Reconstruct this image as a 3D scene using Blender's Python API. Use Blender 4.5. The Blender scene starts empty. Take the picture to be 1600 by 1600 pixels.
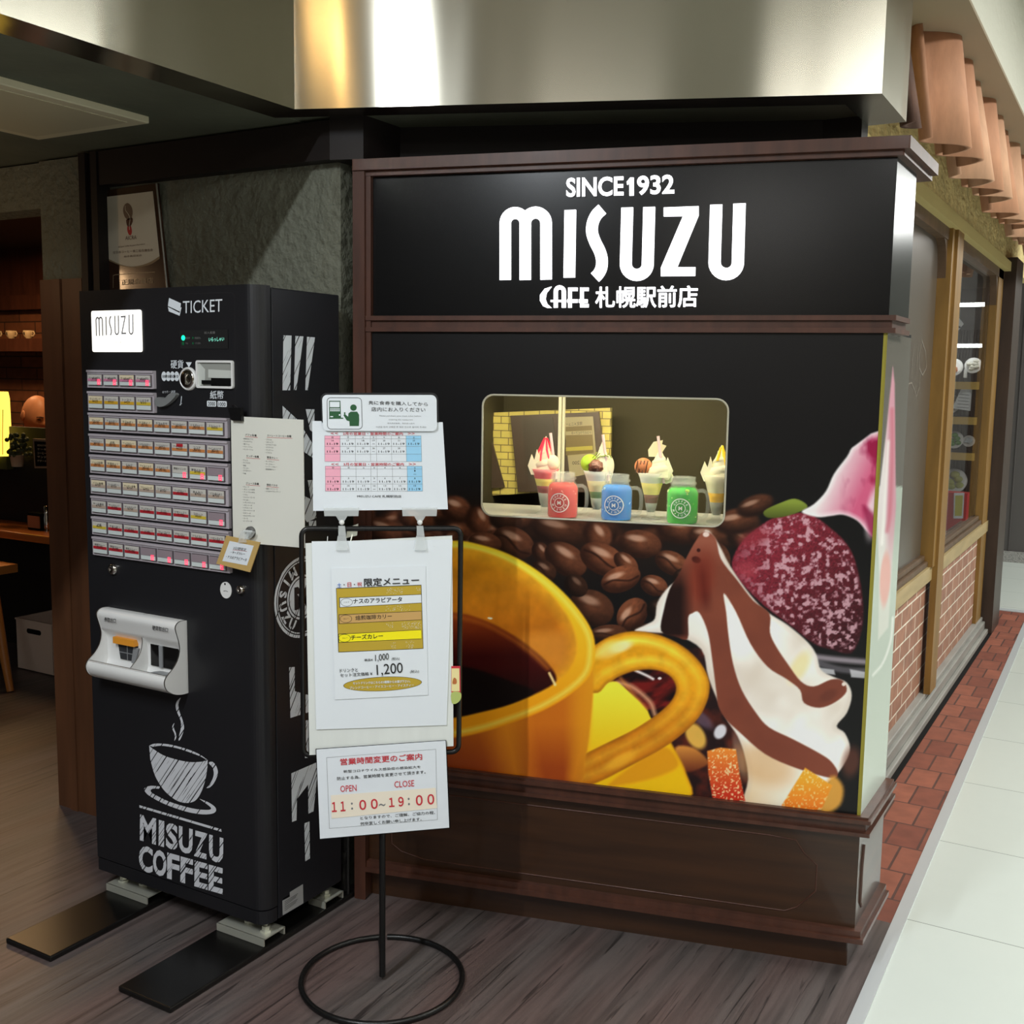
import bpy, math, random
import numpy as np
from mathutils import Vector, Matrix
random.seed(7)
S = bpy.context.scene
COL = S.collection
# ---------------------------------------------------------------- camera
RM = np.array([[0.8636, 0.0738, -0.4987], [0.5039, -0.0972, 0.8583], [0.0148, -0.9925, -0.1212]])
q_, r_ = np.linalg.qr(RM); RM = q_ * np.sign(np.diag(r_))
FPX = 1703.34
CAM = np.array([0.0, 0.0, 1.5])
cd = bpy.data.cameras.new('camera'); cam = bpy.data.objects.new('camera', cd); COL.objects.link(cam)
cd.sensor_width = 36; cd.lens = FPX / 1600 * 36; cd.clip_start = .02
cx, cy, cz = RM[:, 0], -RM[:, 1], -RM[:, 2]
cam.matrix_world = Matrix(((cx[0], cy[0], cz[0], 0), (cx[1], cy[1], cz[1], 0), (cx[2], cy[2], cz[2], 1.5), (0, 0, 0, 1)))
S.camera = cam
# ---------------------------------------------------------------- world, lights, exposure
S.view_settings.view_transform = 'Standard'; S.view_settings.look = 'None'
S.view_settings.exposure = 0.0; S.view_settings.gamma = 1.0; S.view_settings.use_curve_mapping = False
W = bpy.data.worlds.new('world'); S.world = W; W.use_nodes = True
W.node_tree.nodes['Background'].inputs[0].default_value = (1.0, .98, .96, 1)
W.node_tree.nodes['Background'].inputs[1].default_value = 0.22

def lamp(name, loc, sx, sy, power, color, rot=(0, 0, 0), spread=180):
    d = bpy.data.lights.new(name, 'AREA'); d.shape = 'RECTANGLE'; d.size = sx; d.size_y = sy
    d.energy = power; d.color = color; d.spread = math.radians(spread)
    o = bpy.data.objects.new(name, d); COL.objects.link(o); o.location = loc; o.rotation_euler = rot
    return o
lamp('entrance_tube_light', (-1.40, -0.35, 2.86), .05, 1.3, 82, (.93, .99, 1.04))
def bulb(name, loc, r, power, color):
    d = bpy.data.lights.new(name, 'POINT'); d.shadow_soft_size = r; d.energy = power; d.color = color
    o = bpy.data.objects.new(name, d); COL.objects.link(o); o.location = loc
bulb('warm_downlight', (-1.835, .75, 2.78), .025, 2.6, (1.0, .60, .22))
bulb('warm_entrance_bulb', (-3.5, 1.85, 1.85), .05, 1.8, (1.0, .62, .32))
lamp('corridor_light_near', (.75, .2, 2.86), .5, 2.4, 48, (1.0, .99, .96))
lamp('corridor_light_mid', (.95, 4.2, 2.86), .5, 2.8, 105, (.98, 1.0, .97))
lamp('corridor_light_far', (.95, 8.8, 2.86), .5, 3.0, 110, (.98, 1.0, .97))
lamp('corridor_light_behind', (.3, -3.6, 2.86), 1.0, 2.2, 60, (1.0, .98, .95))
lamp('cafe_lamp_warm', (-5.1, 3.95, 2.35), .4, .4, 17, (1.0, .62, .30))
lamp('cafe_wall_lamp_warm', (-6.6, 4.2, 2.35), .6, .3, 20, (1.0, .58, .27))

# ---------------------------------------------------------------- helpers
def lin(c):
    return tuple(((v / 255) / 12.92 if v / 255 <= .04045 else ((v / 255 + .055) / 1.055) ** 2.4) for v in c)

def ray(px, py):
    return RM @ np.array([px - 800., py - 800., FPX])

class Plane:
    """a real plane in the room: origin, in-plane axes u (right) and v (up), n towards the viewer"""
    def __init__(s, p0, u, v=(0, 0, 1)):
        s.p0 = np.array(p0, float); s.u = np.array(u, float); s.v = np.array(v, float)
        s.u /= np.linalg.norm(s.u); s.v /= np.linalg.norm(s.v)
        s.n = np.cross(s.u, s.v)
    def pt(s, u, v, d=0.0):
        return s.p0 + s.u * u + s.v * v + s.n * d
    def at(s, px, py):
        r = ray(px, py); t = np.dot(s.p0 - CAM, s.n) / np.dot(r, s.n); p = CAM + r * t - s.p0
        return float(np.dot(p, s.u)), float(np.dot(p, s.v))
    def off(s, d):
        return Plane(s.p0 + s.n * d, s.u, s.v)

class MB:
    """collects shapes and links them as ONE mesh object"""
    def __init__(s):
        s.v = []; s.f = []; s.m = []; s.sm = []
    def add(s, vs, fs, m=0, smooth=False):
        o = len(s.v); s.v.extend([tuple(map(float, p)) for p in vs])
        for f in fs:
            s.f.append([i + o for i in f]); s.m.append(m); s.sm.append(smooth)
        return s
    def box(s, x0, x1, y0, y1, z0, z1, m=0):
        vs = [(x, y, z) for z in (z0, z1) for y in (y0, y1) for x in (x0, x1)]
        return s.add(vs, [(0, 2, 3, 1), (4, 5, 7, 6), (0, 1, 5, 4), (2, 6, 7, 3), (0, 4, 6, 2), (1, 3, 7, 5)], m)
    def prism(s, poly, z0, z1, m=0, smooth=False):
        n = len(poly)
        a = sum(poly[i][0] * poly[(i + 1) % n][1] - poly[(i + 1) % n][0] * poly[i][1] for i in range(n))
        if a < 0: poly = poly[::-1]
        vs = [(p[0], p[1], z0) for p in poly] + [(p[0], p[1], z1) for p in poly]
        s.add(vs, [list(range(n))[::-1], list(range(n, 2 * n))], m)
        return s.add(vs, [(i, (i + 1) % n, n + (i + 1) % n, n + i) for i in range(n)], m, smooth)
    def plate(s, P, uv, d0, d1, m=0, side=None, smooth=False):
        """polygon uv on plane P with thickness from d0 (back) to d1 (front)"""
        n = len(uv)
        a = sum(uv[i][0] * uv[(i + 1) % n][1] - uv[(i + 1) % n][0] * uv[i][1] for i in range(n))
        if a < 0: uv = uv[::-1]
        vs = [P.pt(u, v, d0) for u, v in uv] + [P.pt(u, v, d1) for u, v in uv]
        s.add(vs, [list(range(n))[::-1], list(range(n, 2 * n))], m)
        return s.add(vs, [(i, (i + 1) % n, n + (i + 1) % n, n + i) for i in range(n)], m if side is None else side, smooth)
    def flat(s, P, uv, d, m=0):
        n = len(uv)
        a = sum(uv[i][0] * uv[(i + 1) % n][1] - uv[(i + 1) % n][0] * uv[i][1] for i in range(n))
        if a < 0: uv = uv[::-1]
        return s.add([P.pt(u, v, d) for u, v in uv], [list(range(n))], m)
    def rect(s, P, u0, u1, v0, v1, d0, d1, m=0):
        return s.plate(P, [(u0, v0), (u1, v0), (u1, v1), (u0, v1)], d0, d1, m)
    def frame(s, P, u0, u1, v0, v1, w, d0, d1, m=0):
        s.rect(P, u0, u1, v0, v0 + w, d0, d1, m); s.rect(P, u0, u1, v1 - w, v1, d0, d1, m)
        s.rect(P, u0, u0 + w, v0 + w, v1 - w, d0, d1, m); return s.rect(P, u1 - w, u1, v0 + w, v1 - w, d0, d1, m)
    def tube(s, pts, r, seg=10, closed=False, m=0, caps=True):
        pts = [np.array(p, float) for p in pts]; n = len(pts)
        rr = r if hasattr(r, '__len__') else [r] * n
        rings = []; up = None
        for i in range(n):
            a = pts[i - 1] if (i > 0 or closed) else pts[i]; b = pts[(i + 1) % n] if (i < n - 1 or closed) else pts[i]
            t = b - a; t /= np.linalg.norm(t) + 1e-12
            if up is None:
                up = np.array([0, 0, 1.]) if abs(t[2]) < .9 else np.array([1., 0, 0])
            x = np.cross(t, up); x /= np.linalg.norm(x) + 1e-12; y = np.cross(x, t); up = y
            rings.append([pts[i] + rr[i] * (math.cos(k * 2 * math.pi / seg) * x + math.sin(k * 2 * math.pi / seg) * y) for k in range(seg)])
        vs = [p for R in rings for p in R]; fs = []
        for i in range(n if closed else n - 1):
            j = (i + 1) % n
            for k in range(seg):
                fs.append((i * seg + k, i * seg + (k + 1) % seg, j * seg + (k + 1) % seg, j * seg + k))
        s.add(vs, fs, m, True)
        if not closed and caps:
            s.add(rings[0], [list(range(seg))], m); s.add(rings[-1], [list(range(seg))[::-1]], m)
        return s
    def lathe(s, prof, c=(0, 0, 0), seg=24, m=0, axis=None, smooth=True):
        c = np.array(c, float)
        if axis is None: X, Y, Z = np.eye(3)
        else:
            Z = np.array(axis, float); Z /= np.linalg.norm(Z)
            X = np.cross(Z, (0, 0, 1.) if abs(Z[2]) < .9 else (1., 0, 0)); X /= np.linalg.norm(X); Y = np.cross(Z, X)
        vs = []
        for r, z in prof:
            for k in range(seg):
                a = 2 * math.pi * k / seg; vs.append(c + X * r * math.cos(a) + Y * r * math.sin(a) + Z * z)
        fs = []
        for i in range(len(prof) - 1):
            for k in range(seg):
                fs.append((i * seg + k, i * seg + (k + 1) % seg, (i + 1) * seg + (k + 1) % seg, (i + 1) * seg + k))
        s.add(vs, fs, m, smooth)
        if prof[0][0] > 1e-5: s.add(vs[:seg], [list(range(seg))[::-1]], m)
        if prof[-1][0] > 1e-5: s.add(vs[-seg:], [list(range(seg))], m)
        return s
    def ball(s, c, r, m=0, seg=14, rings=9, fn=None, rot=None):
        r = r if hasattr(r, '__len__') else (r, r, r); vs = []
        for i in range(rings + 1):
            th = math.pi * i / rings
            for k in range(seg):
                ph = 2 * math.pi * k / seg
                d = np.array([math.sin(th) * math.cos(ph), math.sin(th) * math.sin(ph), math.cos(th)])
                f = fn(d) if fn else 1.0
                p = d * np.array(r) * f
                if rot is not None: p = rot @ p
                vs.append(np.array(c) + p)
        fs = []
        for i in range(rings):
            for k in range(seg):
                fs.append((i * seg + k, (i + 1) * seg + k, (i + 1) * seg + (k + 1) % seg, i * seg + (k + 1) % seg))
        return s.add(vs, fs, m, True)
    def ribbon(s, P, pts, w, d, m=0, h=0.0, closed=False):
        """flat stroke of width w along uv points, raised by h"""
        n = len(pts); L = []; R = []
        p = [np.array(q, float) for q in pts]
        for i in range(n):
            a = p[i] - p[i - 1] if (i > 0 or closed) else None
            b = p[(i + 1) % n] - p[i] if (i < n - 1 or closed) else None
            if a is None: a = b
            if b is None: b = a
            a = a / (np.linalg.norm(a) + 1e-12); b = b / (np.linalg.norm(b) + 1e-12)
            t = a + b; t /= np.linalg.norm(t) + 1e-12; nn = np.array([-t[1], t[0]])
            k = 1 / max(.35, float(np.dot(nn, np.array([-a[1], a[0]]))))
            ww = w[i] if hasattr(w, '__len__') else w
            L.append(p[i] + nn * ww / 2 * k); R.append(p[i] - nn * ww / 2 * k)
        vs = [P.pt(q[0], q[1], d + h) for q in L] + [P.pt(q[0], q[1], d + h) for q in R]
        rg = range(n if closed else n - 1)
        s.add(vs, [(n + i, n + (i + 1) % n, (i + 1) % n, i) for i in rg], m)
        if h > 0:
            vb = [P.pt(q[0], q[1], d) for q in L] + [P.pt(q[0], q[1], d) for q in R]
            s.add(vs + vb, [(i, (i + 1) % n, 2 * n + (i + 1) % n, 2 * n + i) for i in rg] +
                  [(n + (i + 1) % n, n + i, 3 * n + i, 3 * n + (i + 1) % n) for i in rg], m)
            if not closed:
                s.add(vs + vb, [(0, 2 * n, 3 * n, n), (n - 1, 2 * n - 1, 4 * n - 1, 3 * n - 1)], m)
        return s
    def build(s, name, mats, parent=None, bevel=0, subsurf=0):
        me = bpy.data.meshes.new(name)
        loc = np.array(parent_loc(parent)); v = [(p[0] - loc[0], p[1] - loc[1], p[2] - loc[2]) for p in s.v]
        me.from_pydata(v, [], s.f); me.update()
        for mm in (mats if isinstance(mats, (list, tuple)) else [mats]): me.materials.append(mm)
        me.polygons.foreach_set('material_index', s.m); me.polygons.foreach_set('use_smooth', s.sm)
        o = bpy.data.objects.new(name, me); COL.objects.link(o)
        if parent is not None: o.parent = parent
        if bevel:
            b = o.modifiers.new('b', 'BEVEL'); b.width = bevel; b.segments = 2; b.limit_method = 'ANGLE'; b.angle_limit = .7
        if subsurf:
            b = o.modifiers.new('s', 'SUBSURF'); b.levels = subsurf; b.render_levels = subsurf
        return o

def parent_loc(p):
    L = [0., 0., 0.]
    while p is not None:
        L = [L[i] + p.location[i] for i in range(3)]; p = p.parent
    return L

def tag(o, label=None, cat=None, group=None, kind=None):
    if label: o['label'] = label
    if cat: o['category'] = cat
    if group: o['group'] = group
    if kind: o['kind'] = kind
    return o

def thing(name, label, cat, loc=(0, 0, 0), group=None):
    o = bpy.data.objects.new(name, None); COL.objects.link(o); o.location = loc; o.empty_display_size = .05
    return tag(o, label, cat, group)

def struct(name, mb, mats, label=None, **k):
    return tag(mb.build(name, mats, **k), label, None, None, 'structure')

def copy_thing(o, loc, label, group=None):
    c = o.copy(); COL.objects.link(c); c.location = loc; c['label'] = label
    if group: c['group'] = group
    for ch in [x for x in bpy.data.objects if x.parent == o]:
        d = ch.copy(); COL.objects.link(d); d.parent = c
        for g in [x for x in bpy.data.objects if x.parent == ch]:
            e = g.copy(); COL.objects.link(e); e.parent = d
    return c

# ---- text
_gc = {}
def glyphs(t, bold=0.0, res=2):
    k = (t, bold, res)
    if k not in _gc:
        if bold and max(map(ord, t)) > 0x2fff:       # thicken dense characters with shifted copies
            vs, fs = glyphs(t, 0.0, res); V = []; F = []
            for i in range(8 if bold > .012 else 4):
                a = i * 2 * math.pi / (8 if bold > .012 else 4) + .4
                F += [[q + i * len(vs) for q in f] for f in fs]; V.append(np.concatenate([vs + np.array([math.cos(a), math.sin(a)]) * bold, np.full((len(vs), 1), i * 3e-5)], 1))
            _gc[k] = (np.concatenate(V), F); return _gc[k]
        c = bpy.data.curves.new('t', 'FONT'); c.body = t; c.offset = bold; c.resolution_u = res; c.fill_mode = 'FRONT' if hasattr(c, 'fill_mode') else c.fill_mode
        o = bpy.data.objects.new('t', c); COL.objects.link(o)
        me = bpy.data.meshes.new_from_object(o.evaluated_get(bpy.context.evaluated_depsgraph_get()))
        vs = np.zeros(len(me.vertices) * 3); me.vertices.foreach_get('co', vs); vs = vs.reshape(-1, 3)[:, :2]
        fs = [list(p.vertices) for p in me.polygons]
        bpy.data.objects.remove(o); bpy.data.curves.remove(c); bpy.data.meshes.remove(me)
        _gc[k] = (vs, fs)
    return _gc[k]

def text(mb, P, t, BL, BR, TL, d, m=0, bold=0.0, res=2, box=None, mirror=False, h=0.0):
    """fit text to the parallelogram BL, BR, TL given in plane coordinates"""
    vs, fs = glyphs(t, bold, res)
    if len(vs) == 0: return
    dz = vs[:, 2] if vs.shape[1] > 2 else np.zeros(len(vs)); vs = vs[:, :2]
    lo = vs.min(0).copy(); hi = vs.max(0).copy()
    if box: lo[1], hi[1] = box
    s = (vs - lo) / (hi - lo)
    if mirror: s[:, 0] = 1 - s[:, 0]
    BL, BR, TL = map(np.array, (BL, BR, TL))
    q = BL + s[:, :1] * (BR - BL) + s[:, 1:] * (TL - BL)
    pts = [P.pt(a, b, d + h + z) for (a, b), z in zip(q, dz)]
    mb.add(pts, fs, m)

def textpx(mb, P, t, bl, br, tl, d, m=0, **k):
    text(mb, P, t, P.at(*bl), P.at(*br), P.at(*tl), d, m, **k)

def arc(c, r, a0, a1, n=10):
    return [(c[0] + r * math.cos(math.radians(a0 + (a1 - a0) * i / n)), c[1] + r * math.sin(math.radians(a0 + (a1 - a0) * i / n))) for i in range(n + 1)]

def rrect(u0, u1, v0, v1, r, n=5):
    return arc((u1 - r, v0 + r), r, -90, 0, n) + arc((u1 - r, v1 - r), r, 0, 90, n) + arc((u0 + r, v1 - r), r, 90, 180, n) + arc((u0 + r, v0 + r), r, 180, 270, n)

def smooth_poly(pts, k=4):
    """closed Catmull-Rom through pts"""
    n = len(pts); out = []; p = [np.array(q, float) for q in pts]
    for i in range(n):
        a, b, c, d = p[i - 1], p[i], p[(i + 1) % n], p[(i + 2) % n]
        for j in range(k):
            t = j / k
            out.append(.5 * (2 * b + (c - a) * t + (2 * a - 5 * b + 4 * c - d) * t * t + (3 * b - a - 3 * c + d) * t ** 3))
    return [tuple(q) for q in out]

def smooth_open(pts, k=5):
    p = [np.array(q, float) for q in pts]; p = [2 * p[0] - p[1]] + p + [2 * p[-1] - p[-2]]; out = []
    for i in range(1, len(p) - 2):
        a, b, c, d = p[i - 1], p[i], p[i + 1], p[i + 2]
        for j in range(k):
            t = j / k
            out.append(.5 * (2 * b + (c - a) * t + (2 * a - 5 * b + 4 * c - d) * t * t + (3 * b - a - 3 * c + d) * t ** 3))
    out.append(p[-2]); return [tuple(q) for q in out]

# ---- materials
def mat(name, col, rough=.5, metal=0.0, spec=.5, emit=None, es=1.0, coat=0.0, noise=None, bump=None, alpha=1.0, trans=0.0, ior=1.45, aniso=0):
    """noise=(scale xyz, amount, detail): value variation; bump=(scale xyz, strength, distance)"""
    m = bpy.data.materials.new(name); m.use_nodes = True; nt = m.node_tree; b = nt.nodes['Principled BSDF']
    c = lin(col)
    b.inputs['Base Color'].default_value = (*c, 1); b.inputs['Roughness'].default_value = rough
    b.inputs['Metallic'].default_value = metal; b.inputs['Specular IOR Level'].default_value = spec
    b.inputs['Coat Weight'].default_value = coat; b.inputs['Coat Roughness'].default_value = .08
    b.inputs['IOR'].default_value = ior; b.inputs['Alpha'].default_value = alpha; b.inputs['Transmission Weight'].default_value = trans
    if emit: b.inputs['Emission Color'].default_value = (*lin(emit), 1); b.inputs['Emission Strength'].default_value = es
    def tex(scale, detail=4):
        tc = nt.nodes.new('ShaderNodeTexCoord'); mp = nt.nodes.new('ShaderNodeMapping'); n = nt.nodes.new('ShaderNodeTexNoise')
        mp.inputs['Scale'].default_value = scale; n.inputs['Scale'].default_value = 1; n.inputs['Detail'].default_value = detail
        nt.links.new(tc.outputs['Object'], mp.inputs[0]); nt.links.new(mp.outputs[0], n.inputs['Vector']); return n
    if noise:
        n = tex(noise[0], noise[2] if len(noise) > 2 else 4)
        r = nt.nodes.new('ShaderNodeMapRange'); r.inputs[1].default_value = .3; r.inputs[2].default_value = .7
        r.inputs[3].default_value = 1 - noise[1]; r.inputs[4].default_value = 1 + noise[1]
        mx = nt.nodes.new('ShaderNodeMix'); mx.data_type = 'RGBA'; mx.blend_type = 'MULTIPLY'; mx.inputs[0].default_value = 1
        mx.inputs[6].default_value = (*c, 1); nt.links.new(n.outputs[0], r.inputs[0]); nt.links.new(r.outputs[0], mx.inputs[7]); nt.links.new(mx.outputs[2], b.inputs['Base Color'])
    if bump:
        n = tex(bump[0], 5); bp = nt.nodes.new('ShaderNodeBump'); bp.inputs['Strength'].default_value = bump[1]; bp.inputs['Distance'].default_value = bump[2]
        nt.links.new(n.outputs[0], bp.inputs['Height']); nt.links.new(bp.outputs[0], b.inputs['Normal'])
    return m
def nodes(m): return m.node_tree, m.node_tree.nodes['Principled BSDF']

M = {}
M['plaster'] = mat('green_plaster', (114, 116, 102), .7, noise=((5, 5, 5), .10), bump=((34, 34, 34), .9, .02))
M['plaster_smooth'] = mat('green_plaster_ceiling', (96, 100, 84), .8, noise=((4, 4, 4), .15), bump=((20, 20, 20), .3, .01))
M['ochre'] = mat('ochre_plaster', (232, 210, 146), .8, noise=((8, 14, 14), .16), bump=((18, 18, 34), .9, .018))
M['ochre_smooth'] = mat('ochre_band', (190, 172, 112), .7)
M['white_plaster'] = mat('white_plaster', (206, 204, 190), .85, bump=((18, 12, 30), .8, .01))
M['beige'] = mat('beige_soffit', (150, 135, 112), .8)
M['wood'] = mat('dark_wood', (74, 43, 31), .40, noise=((30, 30, 4), .25), coat=.10)
M['wood_base'] = mat('lacquered_panel_wood', (55, 32, 15), .36, noise=((3, 3, 40), .28), coat=.2)
M['wood_post'] = mat('brown_post_wood', (92, 58, 36), .5, noise=((20, 20, 2), .2))
M['wood_beam'] = mat('dark_beam', (20, 11, 9), .6, noise=((3, 20, 20), .25))
M['wood_ochre'] = mat('worn_window_wood', (132, 98, 46), .5, noise=((20, 20, 3), .2))
M['wood_side'] = mat('brown_window_wood', (92, 70, 50), .5, noise=((20, 20, 3), .2))
M['black_panel'] = mat('black_acrylic', (14, 14, 15), .22, spec=.38)
M['machine'] = mat('matte_black_steel', (26, 26, 29), .42, spec=.5)
M['machine_side'] = mat('dark_navy_steel', (24, 25, 30), .4, spec=.5)
M['black'] = mat('black_gap', (6, 6, 6), .7, spec=.2)
M['black_iron'] = mat('black_iron', (14, 14, 14), .35, bump=((90, 90, 90), .3, .003))
M['black_plate'] = mat('black_steel_plate', (15, 14, 13), .3, noise=((8, 8, 8), .3))
M['white'] = mat('white_paper', (224, 230, 235), .6)
M['paper'] = mat('grey_white_sheet', (222, 222, 212), .55)
M['laminate'] = mat('laminated_paper', (224, 230, 236), .25, spec=.5, bump=((14, 5, 22), .12, .01))
M['board'] = mat('white_board', (220, 224, 220), .45, noise=((30, 30, 4), .03))
M['white_plastic'] = mat('white_plastic', (224, 224, 222), .3)
M['ink'] = mat('black_ink', (24, 24, 26), .6)
M['ink_grey'] = mat('grey_ink', (120, 122, 124), .6)
M['red_ink'] = mat('red_ink', (200, 50, 62), .6)
M['blue_ink'] = mat('blue_ink', (40, 100, 190), .6)
M['pink'] = mat('pink_cell', (238, 170, 190), .6)
M['skyblue'] = mat('sky_blue_cell', (150, 204, 236), .6)
M['green_ink'] = mat('green_pictogram', (34, 84, 48), .6)
M['gold'] = mat('gold_print', (186, 158, 48), .6)
M['tan_print'] = mat('tan_print', (198, 158, 96), .6)
M['yellow_print'] = mat('yellow_print', (246, 232, 10), .6)
M['cream_tape'] = mat('cream_tape', (238, 228, 210), .5)
M['brown_card'] = mat('kraft_card', (190, 158, 96), .8)
M['clear'] = mat('clear_plastic', (235, 240, 240), .12, alpha=.35)
M['glass'] = mat('glass', (255, 255, 255), .02, trans=1.0, ior=1.45)
M['chrome'] = mat('chrome', (190, 186, 180), .14, metal=1)
M['zinc'] = mat('zinc_steel', (206, 206, 192), .3, metal=.6)
M['alu'] = mat('aluminium', (196, 200, 202), .4, metal=.35)
M['rubber_grey'] = mat('grey_magnet', (92, 92, 90), .5)
M['sign_light'] = mat('lit_letters', (255, 255, 255), .5, emit=(250, 250, 255), es=2.2)
M['panel_light'] = mat('lit_panel', (255, 255, 255), .5, emit=(255, 250, 236), es=1.25)
M['panel_ink'] = mat('panel_grey_letters', (70, 70, 72), .5, emit=(120, 120, 124), es=.5)
M['led_red'] = mat('red_led', (255, 60, 80), .5, emit=(255, 70, 100), es=1.6)
M['led_green'] = mat('green_led', (20, 220, 150), .5, emit=(20, 235, 160), es=2.0)
M['led_dim'] = mat('dim_green_led', (10, 60, 34), .5, emit=(8, 70, 40), es=.6)
M['display_ink'] = mat('display_text', (150, 230, 210), .5, emit=(120, 230, 200), es=1.0)
M['button_frame'] = mat('mauve_grey_button_frame', (176, 168, 174), .35)
M['button_line'] = mat('dark_button_edge', (92, 84, 88), .5)
M['button_white'] = mat('button_lens', (206, 214, 212), .25)
M['label_grey'] = mat('label_paper', (196, 192, 184), .5)
M['label_cream'] = mat('label_cream', (222, 208, 176), .5)
M['label_blank'] = mat('blank_button', (146, 132, 138), .35)
for nme, c_ in dict(band_pink=(200, 128, 156), band_orange=(196, 128, 74), band_yellow=(204, 178, 60), band_gold=(206, 160, 44), band_red=(178, 36, 46), band_beige=(176, 156, 140)).items(): M[nme] = mat(nme, c_, .5)
M['sticker_grey'] = mat('sticker_grey', (150, 150, 150), .5)
M['brick_in'] = None

def brick(name, c1, c2, mortar, scale, bw, rh, ms, rough=.7, axes='YZ', offset=.5, msm=.1, bumpd=.004, rot=0.0, var=.2):
    m = bpy.data.materials.new(name); m.use_nodes = True; nt = m.node_tree; b = nt.nodes['Principled BSDF']
    tc = nt.nodes.new('ShaderNodeTexCoord'); sp = nt.nodes.new('ShaderNodeSeparateXYZ'); cb = nt.nodes.new('ShaderNodeCombineXYZ')
    nt.links.new(tc.outputs['Object'], sp.inputs[0])
    nt.links.new(sp.outputs['XYZ'.index(axes[0])], cb.inputs[0]); nt.links.new(sp.outputs['XYZ'.index(axes[1])], cb.inputs[1])
    t = nt.nodes.new('ShaderNodeTexBrick'); t.offset = offset; nt.links.new(cb.outputs[0], t.inputs['Vector'])
    t.inputs['Color1'].default_value = (*lin(c1), 1); t.inputs['Color2'].default_value = (*lin(c2), 1); t.inputs['Mortar'].default_value = (*lin(mortar), 1)
    t.inputs['Scale'].default_value = scale; t.inputs['Brick Width'].default_value = bw; t.inputs['Row Height'].default_value = rh
    t.inputs['Mortar Size'].default_value = ms; t.inputs['Mortar Smooth'].default_value = msm; t.inputs['Bias'].default_value = 0
    n = nt.nodes.new('ShaderNodeTexNoise'); n.inputs['Scale'].default_value = 14; n.inputs['Detail'].default_value = 5; nt.links.new(tc.outputs['Object'], n.inputs['Vector'])
    r = nt.nodes.new('ShaderNodeMapRange'); r.inputs[1].default_value = .3; r.inputs[2].default_value = .7; r.inputs[3].default_value = 1 - var; r.inputs[4].default_value = 1 + var * .75
    mx = nt.nodes.new('ShaderNodeMix'); mx.data_type = 'RGBA'; mx.blend_type = 'MULTIPLY'; mx.inputs[0].default_value = 1
    nt.links.new(n.outputs[0], r.inputs[0]); nt.links.new(t.outputs[0], mx.inputs[6]); nt.links.new(r.outputs[0], mx.inputs[7]); nt.links.new(mx.outputs[2], b.inputs['Base Color'])
    bp = nt.nodes.new('ShaderNodeBump'); bp.inputs['Strength'].default_value = .5; bp.inputs['Distance'].default_value = bumpd; bp.invert = True
    nt.links.new(t.outputs['Fac'], bp.inputs['Height']); nt.links.new(bp.outputs[0], b.inputs['Normal'])
    b.inputs['Roughness'].default_value = rough
    return m
M['brick_wall'] = brick('pink_brown_wall_tile', (164, 116, 92), (150, 104, 84), (226, 214, 196), 1, .21, .072, .004, .6)
M['brick_floor'] = brick('red_floor_paver', (146, 84, 63), (118, 62, 47), (78, 48, 40), 1, .10, .20, .004, .55, axes='XY', offset=.5)
M['brick_cafe'] = brick('brown_cafe_brick', (128, 78, 48), (104, 62, 38), (58, 36, 24), 1, .36, .085, .005, .8, axes='XZ')
M['brick_yellow'] = brick('yellow_brick_reflection', (176, 162, 84), (164, 150, 74), (84, 72, 36), 1, .047, .022, .0014, .6, axes='XZ')
M['tile_floor'] = brick('white_floor_tile', (204, 210, 203), (201, 208, 202), (138, 144, 140), 1, .62, .62, .0018, .22, axes='XY', offset=0, bumpd=.0005, var=.006)

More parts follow.
